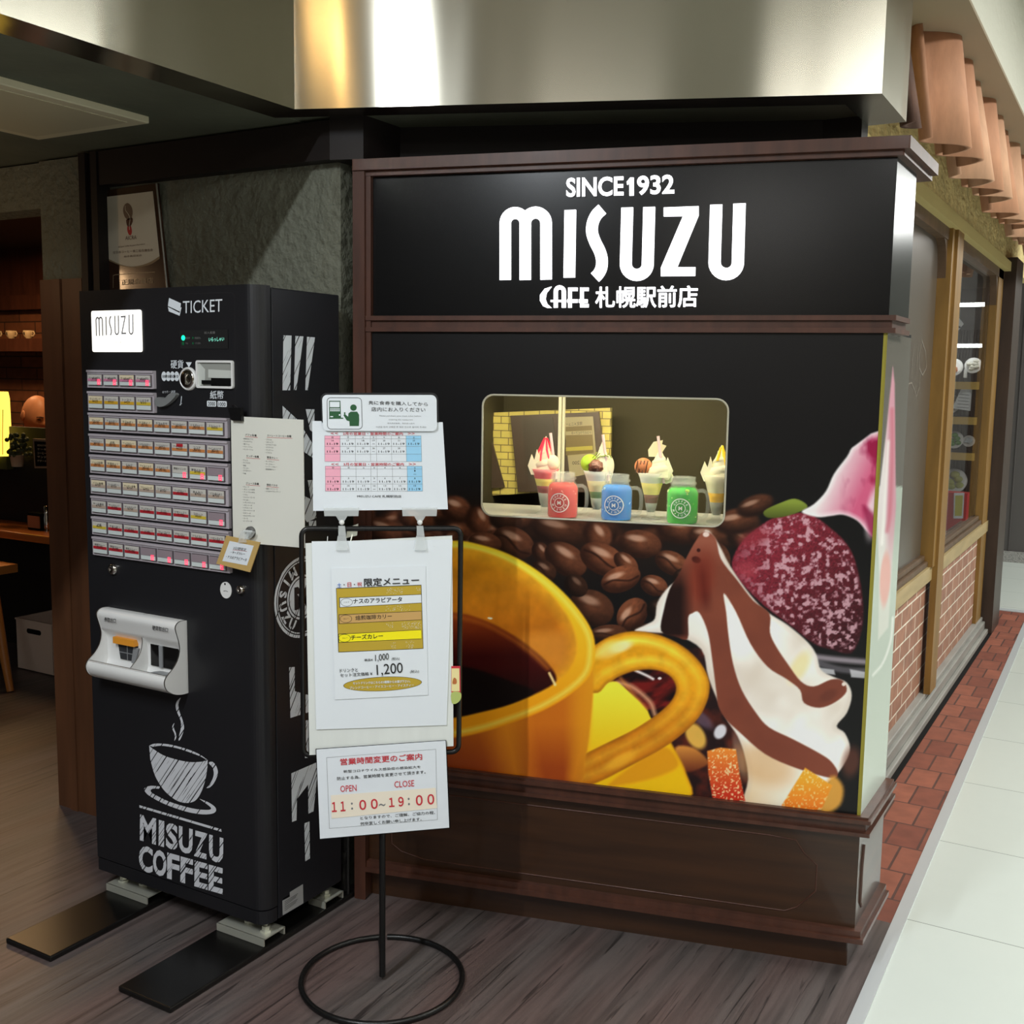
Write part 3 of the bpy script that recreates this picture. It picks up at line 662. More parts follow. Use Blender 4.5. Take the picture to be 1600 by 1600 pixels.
def paint(X, Y):
    P = Print(X, Y, (13, 12, 13))
    # brown glow of blurred beans behind
    P.c += np.array([22, 9, 3]) * np.clip(1 - abs(Y - 840) / 90, 0, 1)[:, None] * np.clip((1180 - X) / 200, 0, 1)[:, None]
    rnd = random.Random(5)
    def bean(x, y, rx, ry, ang, br=1.0, soft=.12, crease=0, hi=1.0):
        base = np.array([128, 74, 48]) * br; dk = np.array([38, 18, 11]) * br
        def fn(u, v, r):
            t = np.clip(.25 + .55 * r + .45 * v - .2 * u, 0, 1); c = base * (1 - t[:, None]) + dk * t[:, None]
            n = fbm(u * 5 + x, v * 5 + y); return c * (.82 + .36 * n)[:, None]
        P.blob(x, y, rx, ry, ang, base, soft, 1, fn=fn)
        ca, sa = math.cos(math.radians(ang)), math.sin(math.radians(ang))
        if hi: P.blob(x - sa * -.38 * ry - .2 * rx * ca, y + ca * -.38 * ry - .2 * rx * sa, rx * .42, ry * .22, ang, (226, 184, 158), 1.1, .7 * hi * min(1, br))
        if crease:
            pts = [(x + ca * t * rx - sa * (.25 * math.sin(3 * t) + .1) * ry * crease, y + sa * t * rx + ca * (.25 * math.sin(3 * t) + .1) * ry * crease) for t in (-.85, -.4, 0, .4, .85)]
            P.stroke(pts, max(1.4, ry * .13), (30, 12, 8), 1.3, .85)
    for i in range(46):                                   # far out-of-focus beans
        bean(rnd.uniform(560, 1180), rnd.uniform(800, 845), rnd.uniform(16, 30), rnd.uniform(11, 18), rnd.uniform(-40, 40), rnd.uniform(.5, 1.0), .8, 0, .5)
    for x, y, rx, ry, a, br, cr in [(712, 795, 24, 20, 20, 1.0, 0), (748, 812, 22, 20, 60, 1.1, 0), (790, 812, 26, 18, 10, .6, 0), (600, 830, 30, 20, 20, .9, 0), (560, 800, 26, 20, 20, .8, 0), (650, 812, 30, 20, 20, 1, 0), (872, 829, 44, 24, 12, .72, 0), (933, 838, 24, 22, 50, 1.05, 0), (1000, 850, 34, 22, 8, 1.0, 0), (1062, 828, 38, 22, 10, .95, 0),
                                    (1105, 838, 30, 20, 0, .9, 0), (1150, 815, 34, 20, -10, .9, 0), (1180, 790, 30, 16, -20, .8, 0), (802, 848, 34, 24, 25, .85, 1), (845, 862, 16, 13, 50, .8, 0), (758, 848, 26, 16, 10, .9, 0), (884, 874, 36, 24, 32, .95, 0), (942, 874, 38, 24, 26, 1.15, .6), (978, 880, 22, 14, 40, 1.1, 0), (850, 892, 20, 16, 30, .6, 1), (1050, 880, 28, 18, 25, 1.1, 1),
                                    (970, 905, 32, 20, -20, 1.25, 1), (1022, 915, 22, 16, 20, 1.1, 1), (1075, 905, 24, 18, 10, .5, 0), (924, 950, 36, 28, 20, .8, 0), (988, 960, 28, 22, -52, 1.2, 1), (1040, 955, 30, 20, 10, .4, 0), (900, 915, 20, 16, 40, .5, 0), (950, 990, 30, 14, -5, .8, 1), (1120, 870, 26, 20, 60, .8, 0), (1010, 990, 26, 16, 0, .5, 0)]:
        bean(x, y, rx, ry, a, br, .1 if y > 842 else .35, cr, .9)
    # raspberry with sugar
    ras = Q((985, 410), (1010, 340), (1070, 280), (1150, 235), (1250, 228), (1330, 280), (1390, 340), (1422, 420), (1442, 540), (1436, 640), (1400, 712), (1330, 700), (1270, 680), (1180, 610), (1100, 550), (1020, 470))
    def rfn(x, y, d):
        c = mixc((122, 34, 48), (54, 12, 20), np.clip((x - 1240) / 130 * .5 + (y - 900) / 120 * .5 + .25, 0, 1))
        n = fbm(x * .16, y * .16, 4); w = np.clip((n - .5) * 6, 0, 1) * np.clip((x - 1140) / 70, 0, 1) * np.clip(-d / 6, 0, 1)
        n2 = vnoise(x * .5, y * .5); c = c * (.8 + .4 * n2)[:, None]
        return c * (1 - .8 * w[:, None]) + np.array([216, 176, 186]) * .8 * w[:, None]
    P.shape(ras, None, 2.2, fn=rfn)
    P.blob(1168, 890, 16, 12, 20, (176, 70, 80), .9, .5); P.blob(1180, 840, 26, 12, -20, (150, 50, 60), 1, .5)
    P.shape(Q((1098, 218), (1160, 188), (1205, 176), (1245, 196), (1238, 214), (1170, 238), (1110, 242)), (112, 128, 44), 1.4, fn=lambda x, y, d: mixc((130, 146, 56), (74, 84, 30), (y - 785) / 24))
    # pink ice cream tip at upper right
    ice = Q((1520, -40), (1415, -10), (1385, 30), (1340, 90), (1312, 150), (1270, 195), (1228, 222), (1282, 240), (1330, 236), (1372, 232), (1420, 252), (1455, 290), (1484, 312), (1540, 320))
    def ifn(x, y, d):
        u = np.clip((x - 1270 + (y - 770) * .45) / 100, 0, 1); c = mixc((236, 226, 226), (206, 92, 128), np.clip(u * 1.6 - .25, 0, 1))
        n = fbm(x * .06, y * .03); c = mixc(c, (150, 22, 66), np.clip((n - .48) * 4, 0, 1) * np.clip((x - 1310) / 50, 0, 1))
        return mixc(c, (244, 240, 240), np.clip(1 + d / 9, 0, 1) * .8)
    P.shape(ice, None, 2, fn=ifn)
    P.blob(1366, 800, 12, 40, 10, (250, 238, 242), .9, .8)
    P.shape(Q((1440, 200), (1460, 290), (1484, 312), (1484, 240)), (140, 16, 60), 5, .8)
    # glass rim below raspberry
    P.stroke(Q((1270, 725), (1360, 735), (1480, 745)), 9, (150, 140, 148), 3, .9)
    P.stroke(Q((1280, 745), (1370, 770), (1480, 775)), 10, (96, 92, 98), 2.5, .8)
    for q in (((1285, 762), (1340, 770), (1345, 788), (1300, 782)), ((1395, 768), (1450, 778), (1450, 800), (1400, 796))): P.shape(Q(*q), (196, 196, 200), 1.6, .85, 0)
    # dark sauce under the cream
    P.shape(Q((560, 780), (700, 740), (900, 700), (960, 900), (1060, 1100), (1060, 1260), (820, 1250), (760, 1000)), (26, 12, 14), 3, fn=lambda x, y, d: mixc((30, 14, 16), (96, 34, 22), np.clip(fbm(x * .05, y * .05) * 2 - .8, 0, 1)))
    P.blob(*Q((945, 985))[0], 9, 12, 30, (232, 232, 240), .5, .9); P.blob(*Q((880, 940))[0], 22, 9, 40, (96, 76, 92), .9, .8); P.blob(*Q((860, 1000))[0], 14, 22, -30, (236, 186, 80), .5, .9)
    P.blob(*Q((1010, 1060))[0], 7, 34, -12, (150, 110, 96), .9, .6)
    P.shape(Q((790, 1040), (850, 1040), (895, 1075), (900, 1100), (840, 1125), (800, 1110)), (176, 92, 30), 3, fn=lambda x, y, d: mixc((214, 140, 60), (90, 34, 20), (y - 1165) / 45))
    # whipped cream
    cream = Q((885, 292), (840, 420), (770, 478), (728, 535), (718, 592), (690, 612), (648, 634), (700, 640), (790, 650), (880, 700), (905, 800), (960, 930), (1005, 1000), (1030, 1070), (1042, 1150), (1030, 1250), (1160, 1262), (1260, 1200), (1335, 1150), (1380, 1090), (1396, 1040), (1378, 990), (1350, 965), (1385, 920), (1402, 860), (1385, 815), (1340, 795), (1295, 770), (1280, 720), (1250, 675), (1180, 615), (1110, 570), (1050, 510), (980, 410), (925, 310))
    def cfn(x, y, d):
        sh = fbm(x * .012 + y * .006, y * .012 - x * .004)
        c = mixc((250, 247, 240), (214, 200, 184), np.clip((sh - .45) * 2.2, 0, 1) * .9)
        c = mixc(c, (226, 196, 150), np.clip((y - 1150) / 90, 0, 1) * np.clip((1260 - x) / 110, 0, 1))
        return mixc(c, (206, 192, 178), np.clip(1 + d / 10, 0, 1) * .5)
    P.shape(cream, None, 1.8, fn=cfn)
    P.blob(*Q((1220, 760))[0], 12, 26, 30, (240, 212, 120), 1, .5); P.blob(*Q((1100, 1100))[0], 50, 30, 20, (212, 160, 100), 1, .55); P.blob(*Q((940, 700))[0], 10, 60, -8, (214, 206, 200), 1, .6)
    choc = Q((890, 290), (862, 320), (828, 380), (806, 430), (770, 490), (750, 560), (740, 635), (790, 655), (832, 662), (834, 590), (848, 574), (872, 572), (902, 640), (918, 740), (932, 850), (940, 900), (968, 945), (1010, 985), (1100, 1062), (1210, 1112), (1330, 1146), (1354, 1130), (1332, 1090), (1290, 1060), (1200, 1012), (1115, 970), (1070, 920), (1020, 840), (990, 750), (974, 650), (966, 570), (958, 505), (1000, 570), (1050, 680), (1110, 760), (1175, 802), (1222, 840), (1236, 885), (1290, 902), (1345, 882), (1384, 845), (1370, 808), (1330, 804), (1270, 828), (1225, 810), (1180, 750), (1140, 690), (1118, 640), (1116, 575), (1060, 530), (1005, 460), (948, 385), (928, 312))
    cm = P.mask(choc, 1.5)
    def kfn(x, y, d):
        c = mixc((134, 70, 50), (112, 56, 42), fbm(x * .02, y * .02))
        c = mixc(c, (30, 12, 10), np.clip((1085 - x) / 22, 0, 1) * np.clip((y - 880) / 40, 0, 1) * np.clip((1000 - y) / 10, 0, 1))
        c = mixc(c, (74, 24, 18), np.clip(1 - abs(x - 1098 - (y - 900) * .1) / 14, 0, 1) * np.clip((y - 870) / 30, 0, 1) * np.clip((960 - y) / 30, 0, 1))
        return mixc(c, (168, 100, 78), np.clip(1 - abs(y - 845) / 40, 0, 1) * .6)
    P.shape(choc, None, 1.6, fn=kfn)
    P.blob(*Q((896, 300))[0], 5, 4, 0, (240, 220, 210), .6, .9); P.blob(*Q((870, 355))[0], 3, 3, 0, (40, 10, 10), .6, .9); P.blob(*Q((862, 388))[0], 7, 5, 20, (52, 14, 10), .6, .9); P.blob(*Q((880, 450))[0], 20, 40, 10, (122, 40, 26), 1, .5)
    P.blob(*Q((1374, 820))[0], 3, 3, 0, (240, 230, 220), .6, .9); P.blob(*Q((1320, 860))[0], 14, 8, -30, (90, 44, 34), 1, .5)
    # saucer
    sau = Q((480, 860), (560, 800), (600, 815), (660, 870), (730, 950), (790, 1050), (828, 1130), (838, 1215), (640, 1190), (470, 1170), (470, 1000))
    P.shape(sau, None, 2.5, fn=lambda x, y, d: mixc(mixc((250, 222, 44), (240, 186, 16), (y - 1090) / 70), (200, 120, 20), np.clip(1 + d / 5, 0, 1) * .6))
    P.blob(*Q((560, 980))[0], 40, 34, 30, (255, 232, 70), 1, .6)
    P.shape(Q((700, 1060), (760, 1040), (800, 1090), (780, 1120), (700, 1150), (600, 1170), (560, 1165)), (216, 140, 20), 4, .8)
    # red sauce seen in the handle
    hole = Q((520, 850), (560, 812), (640, 776), (720, 772), (770, 792), (792, 832), (770, 885), (705, 940), (610, 830), (580, 815))
    P.shape(hole, None, 2, fn=lambda x, y, d: mixc((110, 22, 20), (20, 4, 6), np.clip(fbm(x * .05 + y * .05, y * .07) * 2.2 - .6, 0, 1)))
    P.stroke(Q((590, 815), (640, 830), (700, 880), (718, 925)), 7, (226, 170, 130), 3, .75); P.stroke(Q((600, 800), (640, 850), (690, 905)), 5, (236, 150, 70), 3, .6)
    P.stroke(Q((650, 772), (690, 790), (712, 802)), 4, (246, 240, 236), 1.5, .9); P.blob(*Q((735, 800))[0], 3, 2, 0, (250, 240, 240), .6, .9)
    P.shape(Q((490, 860), (560, 812), (610, 830), (705, 940), (600, 1000), (480, 1040)), None, 2, fn=lambda x, y, d: mixc((252, 230, 60), (240, 190, 24), (y - 1080) / 90))
    # handle
    ho = Q((440, 720), (500, 690), (560, 655), (640, 636), (730, 648), (815, 688), (878, 748), (908, 815), (898, 885), (855, 955), (765, 1030), (640, 1100), (540, 1152), (480, 1172), (430, 1172), (430, 1090), (480, 1060), (560, 1020), (650, 975), (725, 925), (775, 878), (792, 832), (768, 790), (715, 770), (640, 776), (560, 812), (520, 850), (470, 830))
    def hfn(x, y, d):
        c = mixc((230, 160, 24), (196, 116, 18), np.clip((y - 1060) / 90, 0, 1)); c = mixc(c, (250, 216, 70), np.clip(1 - abs(d + 15) / 10, 0, 1) * np.clip((1090 - y) / 90, .25, 1))
        c = mixc(c, (140, 80, 14), np.clip(1 + d / 6, 0, 1) * .6); return c * (.9 + .2 * fbm(x * .06, y * .06))[:, None]
    P.shape(ho, None, 1.8, fn=hfn)
    P.blob(*Q((600, 690))[0], 18, 8, -18, (255, 244, 190), 1, .8); P.blob(*Q((560, 700))[0], 20, 12, -25, (252, 226, 130), 1, .6); P.blob(*Q((600, 1085))[0], 26, 9, -28, (252, 190, 50), 1, .5)
    # cup body
    body = Q((-340, 960), (20, 960), (200, 920), (380, 850), (480, 760), (506, 800), (490, 1000), (474, 1090), (455, 1160), (300, 1150), (20, 1125), (-340, 1125))
    def bfn(x, y, d):
        c = mixc((196, 104, 22), (150, 62, 16), (y - 1130) / 70); c = mixc(c, (222, 138, 24), np.clip(1 - abs(x - 800 - (y - 1180) * .2) / 46, 0, 1) * .7)
        c = mixc(c, (120, 46, 14), np.clip((780 - x) / 100, 0, 1) * .5)
        return mixc(c, (244, 186, 30), np.clip((x - 880) / 34, 0, 1) * .5)
    P.shape(body, None, 2.5, fn=bfn)
    P.stroke(Q((470, 830), (470, 980), (440, 1140)), 16, (214, 132, 22), 9, .6)
    # cup mouth: outside rim, inside wall, coffee
    rim = Q((-330, 480), (-200, 390), (-80, 335), (30, 322), (110, 335), (210, 368), (310, 425), (400, 500), (468, 580), (505, 650), (510, 720), (492, 790), (430, 852), (330, 912), (200, 962), (100, 992), (20, 1006), (-120, 1010), (-260, 980), (-360, 800))
    P.shape(rim, None, 2, fn=lambda x, y, d: mixc(mixc((250, 204, 40), (232, 150, 18), np.clip((y - 900) / 220, 0, 1)), (255, 236, 110), np.clip(1 - abs(d + 8) / 7, 0, 1) * .55))
    wall = Q((-300, 520), (-180, 420), (-60, 362), (40, 346), (140, 366), (240, 412), (330, 480), (400, 560), (440, 640), (446, 712), (420, 770), (350, 830), (220, 888), (110, 918), (20, 936), (-120, 940), (-260, 900), (-330, 760))
    wm = P.mask(wall, 2)
    P.shape(wall, None, 3.5, fn=lambda x, y, d: mixc(mixc((216, 142, 24), (196, 112, 22), np.clip((y - 870) / 110, 0, 1)), (236, 176, 40), np.clip(1 + d / 22, 0, 1) * .6) * (.88 + .22 * fbm(x * .05, y * .05))[:, None])
    cof = Q((-280, 640), (-120, 580), (20, 572), (110, 592), (200, 635), (290, 695), (350, 752), (376, 800), (350, 838), (220, 892), (110, 920), (20, 938), (-120, 944), (-260, 905), (-320, 780))
    P.shape(cof, None, 3, clip=wm, fn=lambda x, y, d: mixc(mixc((132, 52, 14), (58, 8, 8), np.clip((y - 965) / 60, 0, 1)), (30, 6, 5), np.clip((y - 1040) / 50, 0, 1)))
    P.shape(Q((-280, 760), (-100, 735), (40, 755), (130, 778), (230, 815), (300, 848), (220, 892), (110, 920), (20, 938), (-120, 944), (-260, 905)), (12, 5, 5), 4, .95, clip=wm)
    P.stroke(Q((20, 585), (110, 606), (200, 650), (290, 712), (345, 765)), 5, (176, 92, 26), 4, .7, clip=wm); P.blob(*Q((146, 591))[0], 4, 1.6, 10, (255, 246, 220), .6, .9); P.stroke(Q((352, 782), (362, 802), (372, 822)), 4, (255, 226, 150), 1.3, .9)
    P.shape(Q((390, 640), (420, 690), (400, 760), (340, 750), (250, 660)), (226, 150, 60), 14, .5, clip=wm)
    # candied orange peel
    P.shape(Q((900, 1052), (945, 1040), (1000, 1046), (1014, 1140), (1032, 1226), (975, 1224), (918, 1215), (904, 1130)), None, 1.5, sm=0, fn=lambda x, y, d: mixc(mixc((236, 140, 50), (196, 48, 26), np.clip((y - 1170) / 70, 0, 1)), (255, 226, 170), np.clip((vnoise(x * .45, y * .45) - .62) * 5, 0, 1) * .8))
    P.shape(Q((1330, 1140), (1372, 1175), (1362, 1240), (1310, 1270), (1290, 1240)), (222, 160, 66), 5, .95)
    P.shape(Q((1158, 1242), (1240, 1110), (1334, 1172), (1296, 1256), (1230, 1262)), None, 1.5, sm=0, fn=lambda x, y, d: mixc(mixc((246, 168, 44), (232, 118, 30), np.clip((y - 1215) / 50, 0, 1)), (255, 222, 150), np.clip((vnoise(x * .4, y * .4) - .65) * 5, 0, 1) * .7))
    P.blob(*Q((1400, 1090))[0], 14, 24, 10, (120, 66, 50), 1, .6)
    return np.clip(P.c, 0, 255)

def lin_arr(c):
    c = c / 255; return np.where(c <= .04045, c / 12.92, ((c + .055) / 1.055) ** 2.4)

def proj(p):
    q = (p - CAM) @ RM; return 800 + FPX * q[:, 0] / q[:, 2], 800 + FPX * q[:, 1] / q[:, 2]

def printed(name, P, u0, u1, v0, v1, nu, nv, painter, material, parent, hole=None, d=0.0, gain=1.0):
    uu = np.linspace(u0, u1, nu + 1); vv = np.linspace(v0, v1, nv + 1)
    if hole:   # keep grid lines exactly on the opening's edges
        for h in hole[:2]: uu[np.argmin(abs(uu - h))] = h
        for h in hole[2:4]: vv[np.argmin(abs(vv - h))] = h
    Ug, Vg = np.meshgrid(uu, vv); U = Ug.ravel(); V = Vg.ravel()
    pts = P.p0 + U[:, None] * P.u + V[:, None] * P.v + d * P.n
    X, Y = proj(pts); col = lin_arr(painter(X, Y)) * gain
    i = np.arange(nu); j = np.arange(nv); I, J = np.meshgrid(i, j); a = (J * (nu + 1) + I).ravel()
    F = np.stack([a, a + 1, a + nu + 2, a + nu + 1], 1)
    if hole:
        cu = (uu[:-1] + uu[1:]) / 2; cv = (vv[:-1] + vv[1:]) / 2; CU, CV = np.meshgrid(cu, cv)
        qx = np.abs(CU - (hole[0] + hole[1]) / 2) - ((hole[1] - hole[0]) / 2 - hole[4]); qy = np.abs(CV - (hole[2] + hole[3]) / 2) - ((hole[3] - hole[2]) / 2 - hole[4])
        sd = np.hypot(np.maximum(qx, 0), np.maximum(qy, 0)) + np.minimum(np.maximum(qx, qy), 0) - hole[4]
        F = F[(sd > 0).ravel()]
    loc = np.array(parent_loc(parent)); me = bpy.data.meshes.new(name)
    me.vertices.add(len(pts)); me.vertices.foreach_set('co', (pts - loc).ravel())
    me.loops.add(len(F) * 4); me.loops.foreach_set('vertex_index', F.ravel()); me.polygons.add(len(F))
    me.polygons.foreach_set('loop_start', np.arange(len(F)) * 4); me.update(calc_edges=True)
    at = me.color_attributes.new('print', 'FLOAT_COLOR', 'POINT'); rgba = np.ones((len(pts), 4)); rgba[:, :3] = np.clip(col, 0, 1); at.data.foreach_set('color', rgba.ravel())
    me.materials.append(material); o = bpy.data.objects.new(name, me); COL.objects.link(o); o.parent = parent; me.validate(); return o

def print_mat(name, rough=.35, spec=.5):
    m = bpy.data.materials.new(name); m.use_nodes = True; nt, b_ = nodes(m); a = nt.nodes.new('ShaderNodeVertexColor'); a.layer_name = 'print'
    nt.links.new(a.outputs[0], b_.inputs['Base Color']); b_.inputs['Roughness'].default_value = rough; b_.inputs['Specular IOR Level'].default_value = spec; return m
M['mural'] = print_mat('printed_mural', .33, .3)
mural = printed('coffee_mural', PP, U0, U1, V0, V1, 680, 620, paint, M['mural'], kiosk, (WU0, WU1, WV0, WV1, WR), gain=1.2)
# backing behind the mural, side return, window case
b = MB()
for u0, u1, v0, v1 in ((-.07, WU0 - .006, .42, 1.63), (WU1 + .006, 1.262, .42, 1.63), (WU0 - .006, WU1 + .006, .42, WV0 - .006), (WU0 - .006, WU1 + .006, WV1 + .006, 1.63)):
    b.rect(PP, u0, u1, v0, v1, -.02, -.002)
b.build('mural_backing', M['black'], kiosk)
RP = Plane((XR - .012, 0, 0), (0, 1, 0))
def paint_side(X, Y):  # printed ice cream tip, with the panel's reflections painted into the colour
    P = Print(X, Y, (88, 82, 74))  # taupe ground: reflection on the upper panel, put into the colour
    P.c = np.where((Y > 900)[:, None], np.array([176., 188, 174]), P.c)  # pale grey-green lower part: painted reflection too
    P.shape([(1330, 760), (1420, 760), (1410, 1310), (1330, 1310)], (176, 188, 174), 2, sm=0)
    P.shape([(1395, 572), (1398, 600), (1399, 700), (1400, 790), (1394, 880), (1388, 980), (1372, 1000), (1374, 900), (1370, 800), (1384, 680), (1390, 620)], None, 2, sm=0, fn=lambda x, y, d: mixc(mixc((236, 226, 226), (216, 150, 168), np.clip((x - 1384) / 8 + .3, 0, 1)), (206, 206, 196), np.clip((y - 800) / 130, 0, 1)))
    P.stroke([(1394, 640), (1394, 720), (1390, 800), (1386, 830)], 5, (204, 96, 118), 3, .8); P.stroke([(1388, 690), (1384, 760), (1378, 850)], 4, (250, 244, 240), 2, .9)
    P.blob(1383, 905, 8, 42, 3, (226, 150, 138), .5, .9)
    P.stroke([(1395, 965), (1392, 1000), (1380, 1035), (1364, 1055)], 3, (232, 232, 226), 1.5, .9)
    return np.clip(P.c, 0, 255)
b = MB(); b.prism([(XR - .05, 2.75), (XR - .0125, 2.732), (XR - .0125, 3.035), (XR - .05, 3.035)], .42, 1.63); b.build('side_backing', M['black'], kiosk)
printed('side_print_reflection', RP, 2.728, 3.035, .42, 1.622, 60, 240, paint_side, print_mat('print_and_reflection', .16), kiosk, gain=1.0)
b = MB(); b.rect(KP, 1.2655, 1.2745, .42, 1.622, -.03, -.002); tag(b.build('edge_strip', mat('olive_edge_trim', (150, 140, 46), .4), kiosk), 'olive yellow edge strip of the mural')
# showcase interior (behind the rounded window)
def KB(mb, u0, u1, y0, y1, z0, z1, m=0):      # box in kiosk axes, y going inwards
    return mb.rect(KP, u0, u1, z0, z1, -y1, -y0, m)
M['case'] = mat('case_dark_wall', (46, 42, 28), .7, spec=.12)
b = MB(); KB(b, .14, .16, .03, .55, 1.10, 1.56); KB(b, 1.02, 1.04, .03, .55, 1.10, 1.56); KB(b, .14, 1.04, .55, .56, 1.0, 1.56); KB(b, .14, 1.04, .025, .56, 1.55, 1.57)
b.build('case_walls', M['case'], kiosk)
b = MB(); KB(b, .15, 1.03, .025, .34, 1.108, 1.128); b.build('display_shelf', mat('white_shelf', (214, 214, 206), .4), kiosk)
b = MB(); KB(b, .392, .400, .33, .345, 1.128, 1.55); KB(b, .404, .409, .33, .345, 1.128, 1.55); b.build('white_upright', mat('white_upright', (206, 204, 184), .4), kiosk)
b = MB(); b.plate(KP, rrect(WU0, WU1, WV0, WV1, WR, 6), -.016, -.013)
gl = b.build('window_glass', mat('window_glass', (255, 255, 255), .01, trans=1.0, ior=1.16), kiosk)
rr = rrect(WU0, WU1, WV0, WV1, WR, 6)
b = MB(); b.tube([KP.pt(u, v, -.005) for u, v in rr], .0028, 6, True); b.build('window_rim', mat('bright_rim', (190, 186, 166), .3), kiosk)
b = MB(); KB(b, .20, .98, .05, .075, 1.525, 1.548)
tag(b.build('case_lamp', mat('case_lamp', (255, 250, 225), .5, emit=(255, 244, 206), es=135), kiosk), 'lit tube above the window')
# reflection in the case built as boards: yellow brick, dark board, mirrored menu sheets
BPl = KP.off(-.44)
def bq(x, y): return BPl.at(740 + x * .2625, 600 + y * .2625)
b = MB(); b.plate(BPl, [bq(*p) for p in ((20, 175), (817, 142), (815, 620), (170, 660), (40, 668))], -.02, 0)
tag(b.build('reflected_brick', M['brick_yellow'], kiosk), 'back panel coloured as the reflection of a yellow brick wall')
b = MB(); b.plate(BPl, [bq(*p) for p in ((10, 190), (68, 175), (188, 612), (10, 630))], 0, .01); b.plate(BPl, [bq(*p) for p in ((225, 188), (750, 165), (776, 380), (776, 640), (270, 640))], 0, .012)
b.build('reflected_board', mat('reflected_board', (44, 32, 22), .5), kiosk)
b = MB(); b.plate(BPl, [bq(*p) for p in ((292, 204), (478, 198), (520, 560), (330, 570))], .012, .014, 0); b.plate(BPl, [bq(*p) for p in ((540, 198), (716, 192), (744, 520), (580, 556))], .012, .014, 1)
b.plate(BPl, [bq(*p) for p in ((555, 254), (710, 246), (722, 408), (556, 424))], .014, .0145, 2); b.plate(BPl, [bq(*p) for p in ((556, 282), (710, 274), (712, 300), (556, 304))], .0145, .015, 1); b.plate(BPl, [bq(*p) for p in ((556, 376), (714, 366), (716, 390), (556, 398))], .0145, .015, 3)
text(b, BPl, '限定メニュー', bq(556, 250), bq(652, 244), bq(556, 228), .0146, 4, mirror=True); text(b, BPl, 'ナスのアラビアータ', bq(590, 300), bq(706, 296), bq(590, 282), .0156, 4, mirror=True); text(b, BPl, '1,200', bq(594, 482), bq(652, 478), bq(594, 458), .0146, 4, mirror=True)
b.build('reflected_menu_sheet', [mat('dark_sheet', (38, 31, 22), .5), mat('dim_sheet', (112, 104, 80), .5), mat('dim_gold', (76, 64, 34), .5), mat('dim_yellow', (120, 112, 44), .5), M['ink']], kiosk)

# ---- parfaits and jars on the case shelf
def kpos(u, y, z=1.128): return tuple(KP.pt(u, z, -y))
M['drink_glass'] = mat('thin_glass', (214, 220, 214), .04, alpha=.14, spec=.9)
M['cream'] = mat('whipped_cream', (250, 244, 214), .6)
M['straw'] = mat('pink_straw', (226, 196, 196), .4)
M['white_print'] = mat('white_badge_print', (244, 244, 240), .5)
def jar(name, px, color, color2, label, ydep=.085):
    u = KP.off(-ydep).at(px, 800)[0]; t = thing(name, label, 'drink', kpos(u, ydep), 'handled jar drinks in the kiosk window')
    c = np.array(t.location)
    b = MB(); b.lathe([(.034, 0), (.041, .004), (.042, .012), (.042, .082), (.039, .092), (.033, .098), (.0325, .104), (.036, .106), (.036, .110), (.0325, .112), (.0325, .122), (.0335, .124), (.031, .124), (.030, .10)], c, 28); b.build('jar', M['drink_glass'], t)
    b = MB(); b.lathe([(.038, .004), (.0405, .012), (.0405, .080), (.037, .090), (.030, .096), (.0, .096)], c, 24, 0)
    rd = random.Random(len(name))
    for k in range(26):
        a = rd.uniform(0, 6.28); z = rd.uniform(.02, .09); rr_ = .0352
        b.ball(c + np.array([rr_ * math.cos(a), rr_ * math.sin(a), z]), (.006, .006, .005), 1, 6, 4)
    b.build('drink', [mat(name + '_drink', color, .2, spec=.6, trans=.25), mat(name + '_ice', color2, .3)], t)
    b = MB(); ang = math.radians(14.34); hx = np.array([math.cos(ang), math.sin(ang), 0])
    b.tube([c + hx * a + np.array([0, 0, z]) for a, z in ((.040, .088), (.052, .090), (.062, .084), (.066, .070), (.066, .040), (.062, .024), (.052, .016), (.040, .018))], .0055, 8); b.build('handle', M['drink_glass'], t)
    b = MB(); J = Plane(KP.pt(u, 1.128, -ydep + .0432), KP.u); k = .0255
    def wrap(pts, dd=0): return [J.pt(x, z, dd - .0432 + math.sqrt(max(1e-6, .0436 ** 2 - x * x))) for x, z in pts]
    for r0, r1 in ((.0262, .0235), (.0135, .0118)):
        o = [(r0 * math.cos(a * math.pi / 16), .045 + r0 * math.sin(a * math.pi / 16)) for a in range(32)]; i2 = [(r1 * math.cos(a * math.pi / 16), .045 + r1 * math.sin(a * math.pi / 16)) for a in range(32)]
        b.add(wrap(o) + wrap(i2), [(i, (i + 1) % 32, 32 + (i + 1) % 32, 32 + i) for i in range(32)], 0)
    for word, a0, sg in (('COFFEE', 150, -1), ('MISUZU', 200, 1)):
        for q, ch in enumerate(word):
            aa = math.radians(a0 + sg * q * (120 if sg < 0 else 140) / 5); vs, fs = glyphs(ch, .03, 1); rr_ = .0185
            cx_, cz_ = rr_ * math.cos(aa), .045 + rr_ * math.sin(aa); rot = aa - math.pi / 2 if sg < 0 else aa + math.pi / 2; s_ = .0075
            vv = (vs - (vs.min(0) + vs.max(0)) / 2) * s_; b.add(wrap([(cx_ + x * math.cos(rot) - y * math.sin(rot), cz_ + x * math.sin(rot) + y * math.cos(rot)) for x, y in vv]), fs, 0)
    vs, fs = glyphs('M', .03, 1); vv = (vs - (vs.min(0) + vs.max(0)) / 2) * .014; b.add(wrap([(x, .045 + y) for x, y in vv]), fs, 0)
    b.build('badge_print', M['white_print'], t)
    return t
jar('red_jar_drink', 879, (228, 46, 46), (250, 170, 160), 'jar with a handle holding red drink, left of the blue one')
jar('blue_jar_drink', 963, (0, 132, 226), (190, 232, 250), 'jar with a handle holding bright blue iced drink')
jar('green_jar_drink', 1066, (24, 184, 30), (206, 246, 120), 'jar with a handle holding green drink, right of the blue one')

